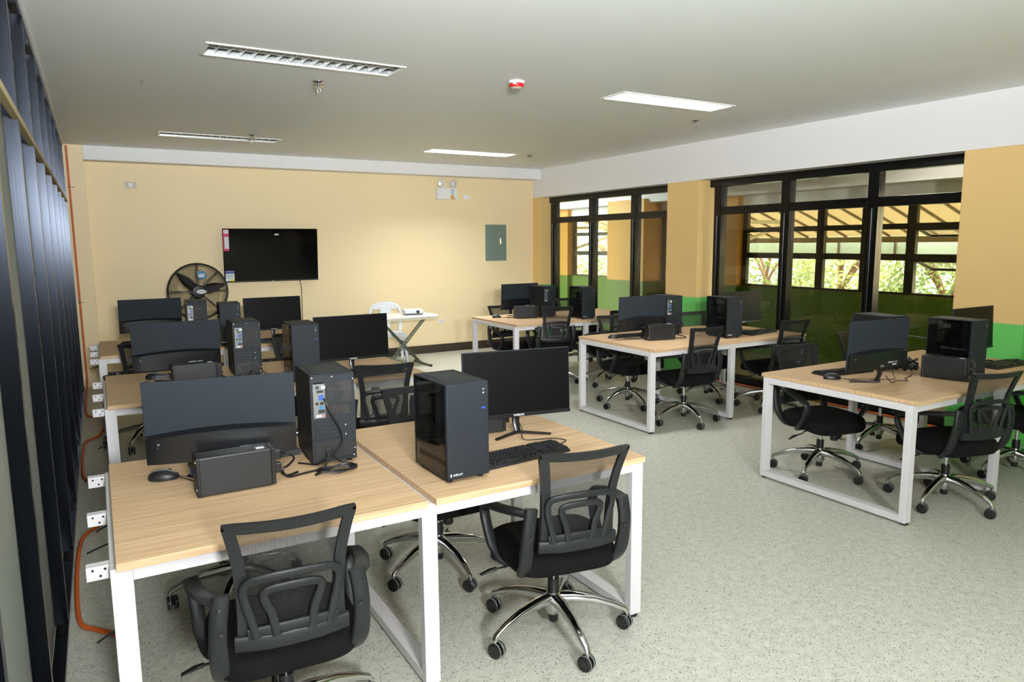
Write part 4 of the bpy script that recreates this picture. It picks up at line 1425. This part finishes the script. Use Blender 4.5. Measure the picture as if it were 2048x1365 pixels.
for x, y, a, near, lb in (
        (1.535, 2.556, .11, 1, 'black keyboard in front of the screen on the front left bench'),
        (.50, 3.16, PI + .05, 0, 'black keyboard behind the battery box on the front left bench'),
        (1.60, 4.80, .05, 0, 'black keyboard in front of the screen on the middle left bench'),
        (.52, 5.50, PI + .03, 0, 'black keyboard behind the monitor on the middle left bench'),
        (1.44, 6.99, .03, 0, 'black keyboard below the screen on the rear left bench'),
        (4.47, 3.06, PI - .12, 0, 'black keyboard behind the monitor on the front right bench'),
        (5.70, 2.60, -.03, 0, 'black keyboard in front of the screen on the front right bench at the picture edge'),
        (5.72, 4.86, .12, 0, 'black keyboard in front of the screen on the middle right bench'),
        (4.56, 5.40, PI - .1, 0, 'black keyboard behind the battery box on the middle right bench')):
    if near:
        o = make_keyboard(True)
    else:
        o = KB if kn == 0 else copy_tree(KB)
        kn += 1
    o.location = (x, y, DH)
    o.rotation_euler = (0, 0, a)
    tag(o, lb, 'keyboard', 'black keyboards')
def make_mouse():
    r = empty('computer_mouse')
    n, vs, fs = 20, [], []
    prof = [(1.0, 0), (1.04, .008), (1.0, .018), (.86, .027), (.62, .034), (.3, .038)]
    for s_, z_ in prof:
        for k in range(n):
            a = 2 * PI * k / n
            vs.append(Vector((.031 * s_ * math.cos(a) * (1 + .08 * math.sin(a)), .055 * s_ * math.sin(a), z_ - .004 * max(0, math.sin(a)) * (z_ > .02))))
    for j in range(len(prof) - 1):
        for k in range(n):
            fs.append((j * n + k, j * n + (k + 1) % n, (j + 1) * n + (k + 1) % n, (j + 1) * n + k))
    fs += [tuple(reversed(range(n))), tuple(range((len(prof) - 1) * n, len(prof) * n))]
    MB().add(vs, fs).build('shell', 'black_plastic', r, ang=70)
    MB().strap([(0, -.045, .026), (0, -.02, .0385), (0, .015, .0385), (0, .045, .023)], [.006, .01, .012, .01], .003, (0, 0, 1)).build('centre_strip', 'caster_grey', r)
    MB().cyl(.009, -.003, .003, (0, .022, .033), 'X', 12).build('wheel', 'caster_black', r)
    MB().tube(bez([(0, .054, .008), (.005, .08, .004), (.03, .12, .003), (.07, .16, .003)], 6), .0018, 5).build('cord', 'cable_black', r)
    return r
MOUSE = make_mouse()
mn = 0
for x, y, a, lb in (
        (.172, 3.055, R(-100), 'black mouse with a silver strip on the front left bench'),
        (.30, 5.50, R(-95), 'black mouse on the middle left bench behind the monitor'),
        (1.86, 4.80, R(15), 'black mouse on the middle left bench at its right end'),
        (.20, 7.50, R(-100), 'black mouse on the rear left bench'),
        (4.205, 2.955, R(-125), 'black mouse on the front right bench by the bare desk corner'),
        (4.28, 5.38, R(-110), 'black mouse on the middle right bench'),
        (4.27, 7.69, R(-110), 'black mouse on the rear right bench')):
    o = MOUSE if mn == 0 else copy_tree(MOUSE)
    mn += 1
    o.location = (x, y, DH)
    o.rotation_euler = (0, 0, a)
    tag(o, lb, 'mouse', 'black mice')

# ------------------------------------------------------------------ loose cables
def cable(pts, rad, label, m='cable_black', name='cable'):
    o = MB().tube(bez(pts, 7), rad, 7).build(name, m)
    tag(o, label, 'cable')
    return o
D = DH + .005
def coil(cx, cy, rx, ry, turns, z_, rnd, a0=0):
    return [(cx + rx * math.cos(a0 + 2 * PI * k / 8) * rnd.uniform(.8, 1.1), cy + ry * math.sin(a0 + 2 * PI * k / 8) * rnd.uniform(.8, 1.1), z_ + .004 * (k % 3) + .0015 * k / 4) for k in range(int(turns * 8))]
rn = random.Random(3)
cable([(.785, 2.878, .80), (.77, 2.855, .77), (.74, 2.84, D), (.67, 2.82, D), (.6, 2.80, D + .003), (.575, 2.79, .79)], .0045, 'thick black power cable from the battery box to the front left tower')
cable([(.80, 2.876, .80), (.83, 2.85, .775), (.87, 2.83, D), (.875, 2.79, D)] + coil(.79, 2.785, .085, .035, 2.4, D, rn) + [(.70, 2.77, D)], .0045, 'coiled black power cable on the front left bench beside the tower')
cable([(.775, 2.874, 1.04), (.78, 2.86, 1.02), (.80, 2.857, .97), (.835, 2.862, .90), (.84, 2.868, .84), (.80, 2.866, .80), (.76, 2.868, .78), (.74, 2.90, .757), (.68, 2.97, D)], .0035, 'black video cable hanging down the tower back on the front left bench')
cable([(.573, 2.785, .865), (.60, 2.77, .86), (.625, 2.80, .83), (.615, 2.85, .79), (.585, 2.86, .77), (.60, 2.83, D), (.65, 2.85, D)], .0045, 'looped black plug lead at the end of the front battery box')
cable([(.225, 3.04, D), (.26, 2.97, D), (.29, 2.9, D), (.27, 2.845, D)], .0022, 'thin mouse cord on the front left bench')
o = MB().box(.262, .285, 2.94, 2.955, DH + .03, DH + .058, .003).tube([(.273, 2.947, DH + .03), (.275, 2.96, DH + .01), (.30, 3.0, DH + .004)], .004, 6).build('video_plug', 'port_blue')
tag(o, 'blue video plug standing beside the front battery box', 'plug')
cable([(1.50, 2.93, D), (1.47, 2.86, D), (1.41, 2.83, D), (1.36, 2.86, D), (1.38, 2.92, D + .004), (1.44, 2.9, D)], .0035, 'black cable loop behind the screen on the front left bench')
cable([(1.66, 2.84, .86), (1.70, 2.83, .80), (1.68, 2.78, D), (1.74, 2.74, D), (1.80, 2.72, D), (1.84, 2.66, D), (1.78, 2.62, D)], .0025, 'thin black cable under the screen on the front left bench')
cable([(.90, 5.21, .79), (.86, 5.16, D), (.78, 5.10, D), (.68, 5.06, .80)], .0045, 'black power cable on the middle left bench')
cable([(.28, 5.45, D), (.24, 5.36, D), (.20, 5.25, D), (.25, 5.2, D)], .0022, 'thin mouse cord on the middle left bench')
rn = random.Random(11)
for k, lb in enumerate(('lower loop of the black cable tangle on the front right bench', 'upper loop of the black cable tangle on the front right bench', 'rear loop of the black cable tangle on the front right bench')):
    pts = []
    for q in range(13):
        a = q * 1.9 + k
        pts.append((4.83 + .045 * math.cos(a) * rn.uniform(.5, 1.3) + .012 * k, 2.80 + .05 * math.sin(a) * rn.uniform(.5, 1.2), D + .01 + .075 * abs(math.sin(q * .8 + k)) * rn.uniform(.5, 1.3)))
    cable(pts, .0045, lb)
cable([(4.36, 2.68, .80), (4.40, 2.66, D), (4.48, 2.68, D), (4.54, 2.64, D), (4.60, 2.69, D), (4.70, 2.72, D), (4.80, 2.76, D)], .0028, 'thin black cable running from the monitor foot to the tangle, front right bench')
cable([(4.55, 2.76, .84), (4.56, 2.75, .78), (4.53, 2.72, D), (4.47, 2.74, D), (4.40, 2.80, D), (4.30, 2.86, D), (4.25, 2.90, D)], .0022, 'thin black cable behind the monitor foot on the front right bench')
cable([(5.0, 2.76, .98), (4.92, 2.86, 1.0), (4.86, 2.93, .98), (4.92, 2.9, .93), (5.0, 2.77, .90)], .0035, 'black cable sticking out behind the glass sided tower, front right bench')
cable([(5.80, 2.87, .92), (5.90, 2.92, .93), (5.93, 2.90, .86), (5.86, 2.87, .84)], .003, 'small cable loop behind the far right monitor')
cable([(4.86, 5.23, .80), (4.82, 5.15, D), (4.76, 5.06, D), (4.80, 5.0, D), (4.88, 5.02, D), (4.84, 5.08, D + .02), (4.74, 5.04, .80)], .0045, 'black cable bundle beside the battery box, middle right bench')
cable([(5.48, 4.95, D), (5.56, 5.0, D), (5.66, 4.98, D), (5.78, 5.0, D), (5.9, 4.96, D), (5.95, 4.90, D), (5.88, 4.94, D)], .0025, 'thin cable behind the keyboard on the middle right bench')
cable([(4.33, 7.64, D), (4.42, 7.58, D), (4.48, 7.54, D)], .002, 'thin mouse cord on the rear right bench')
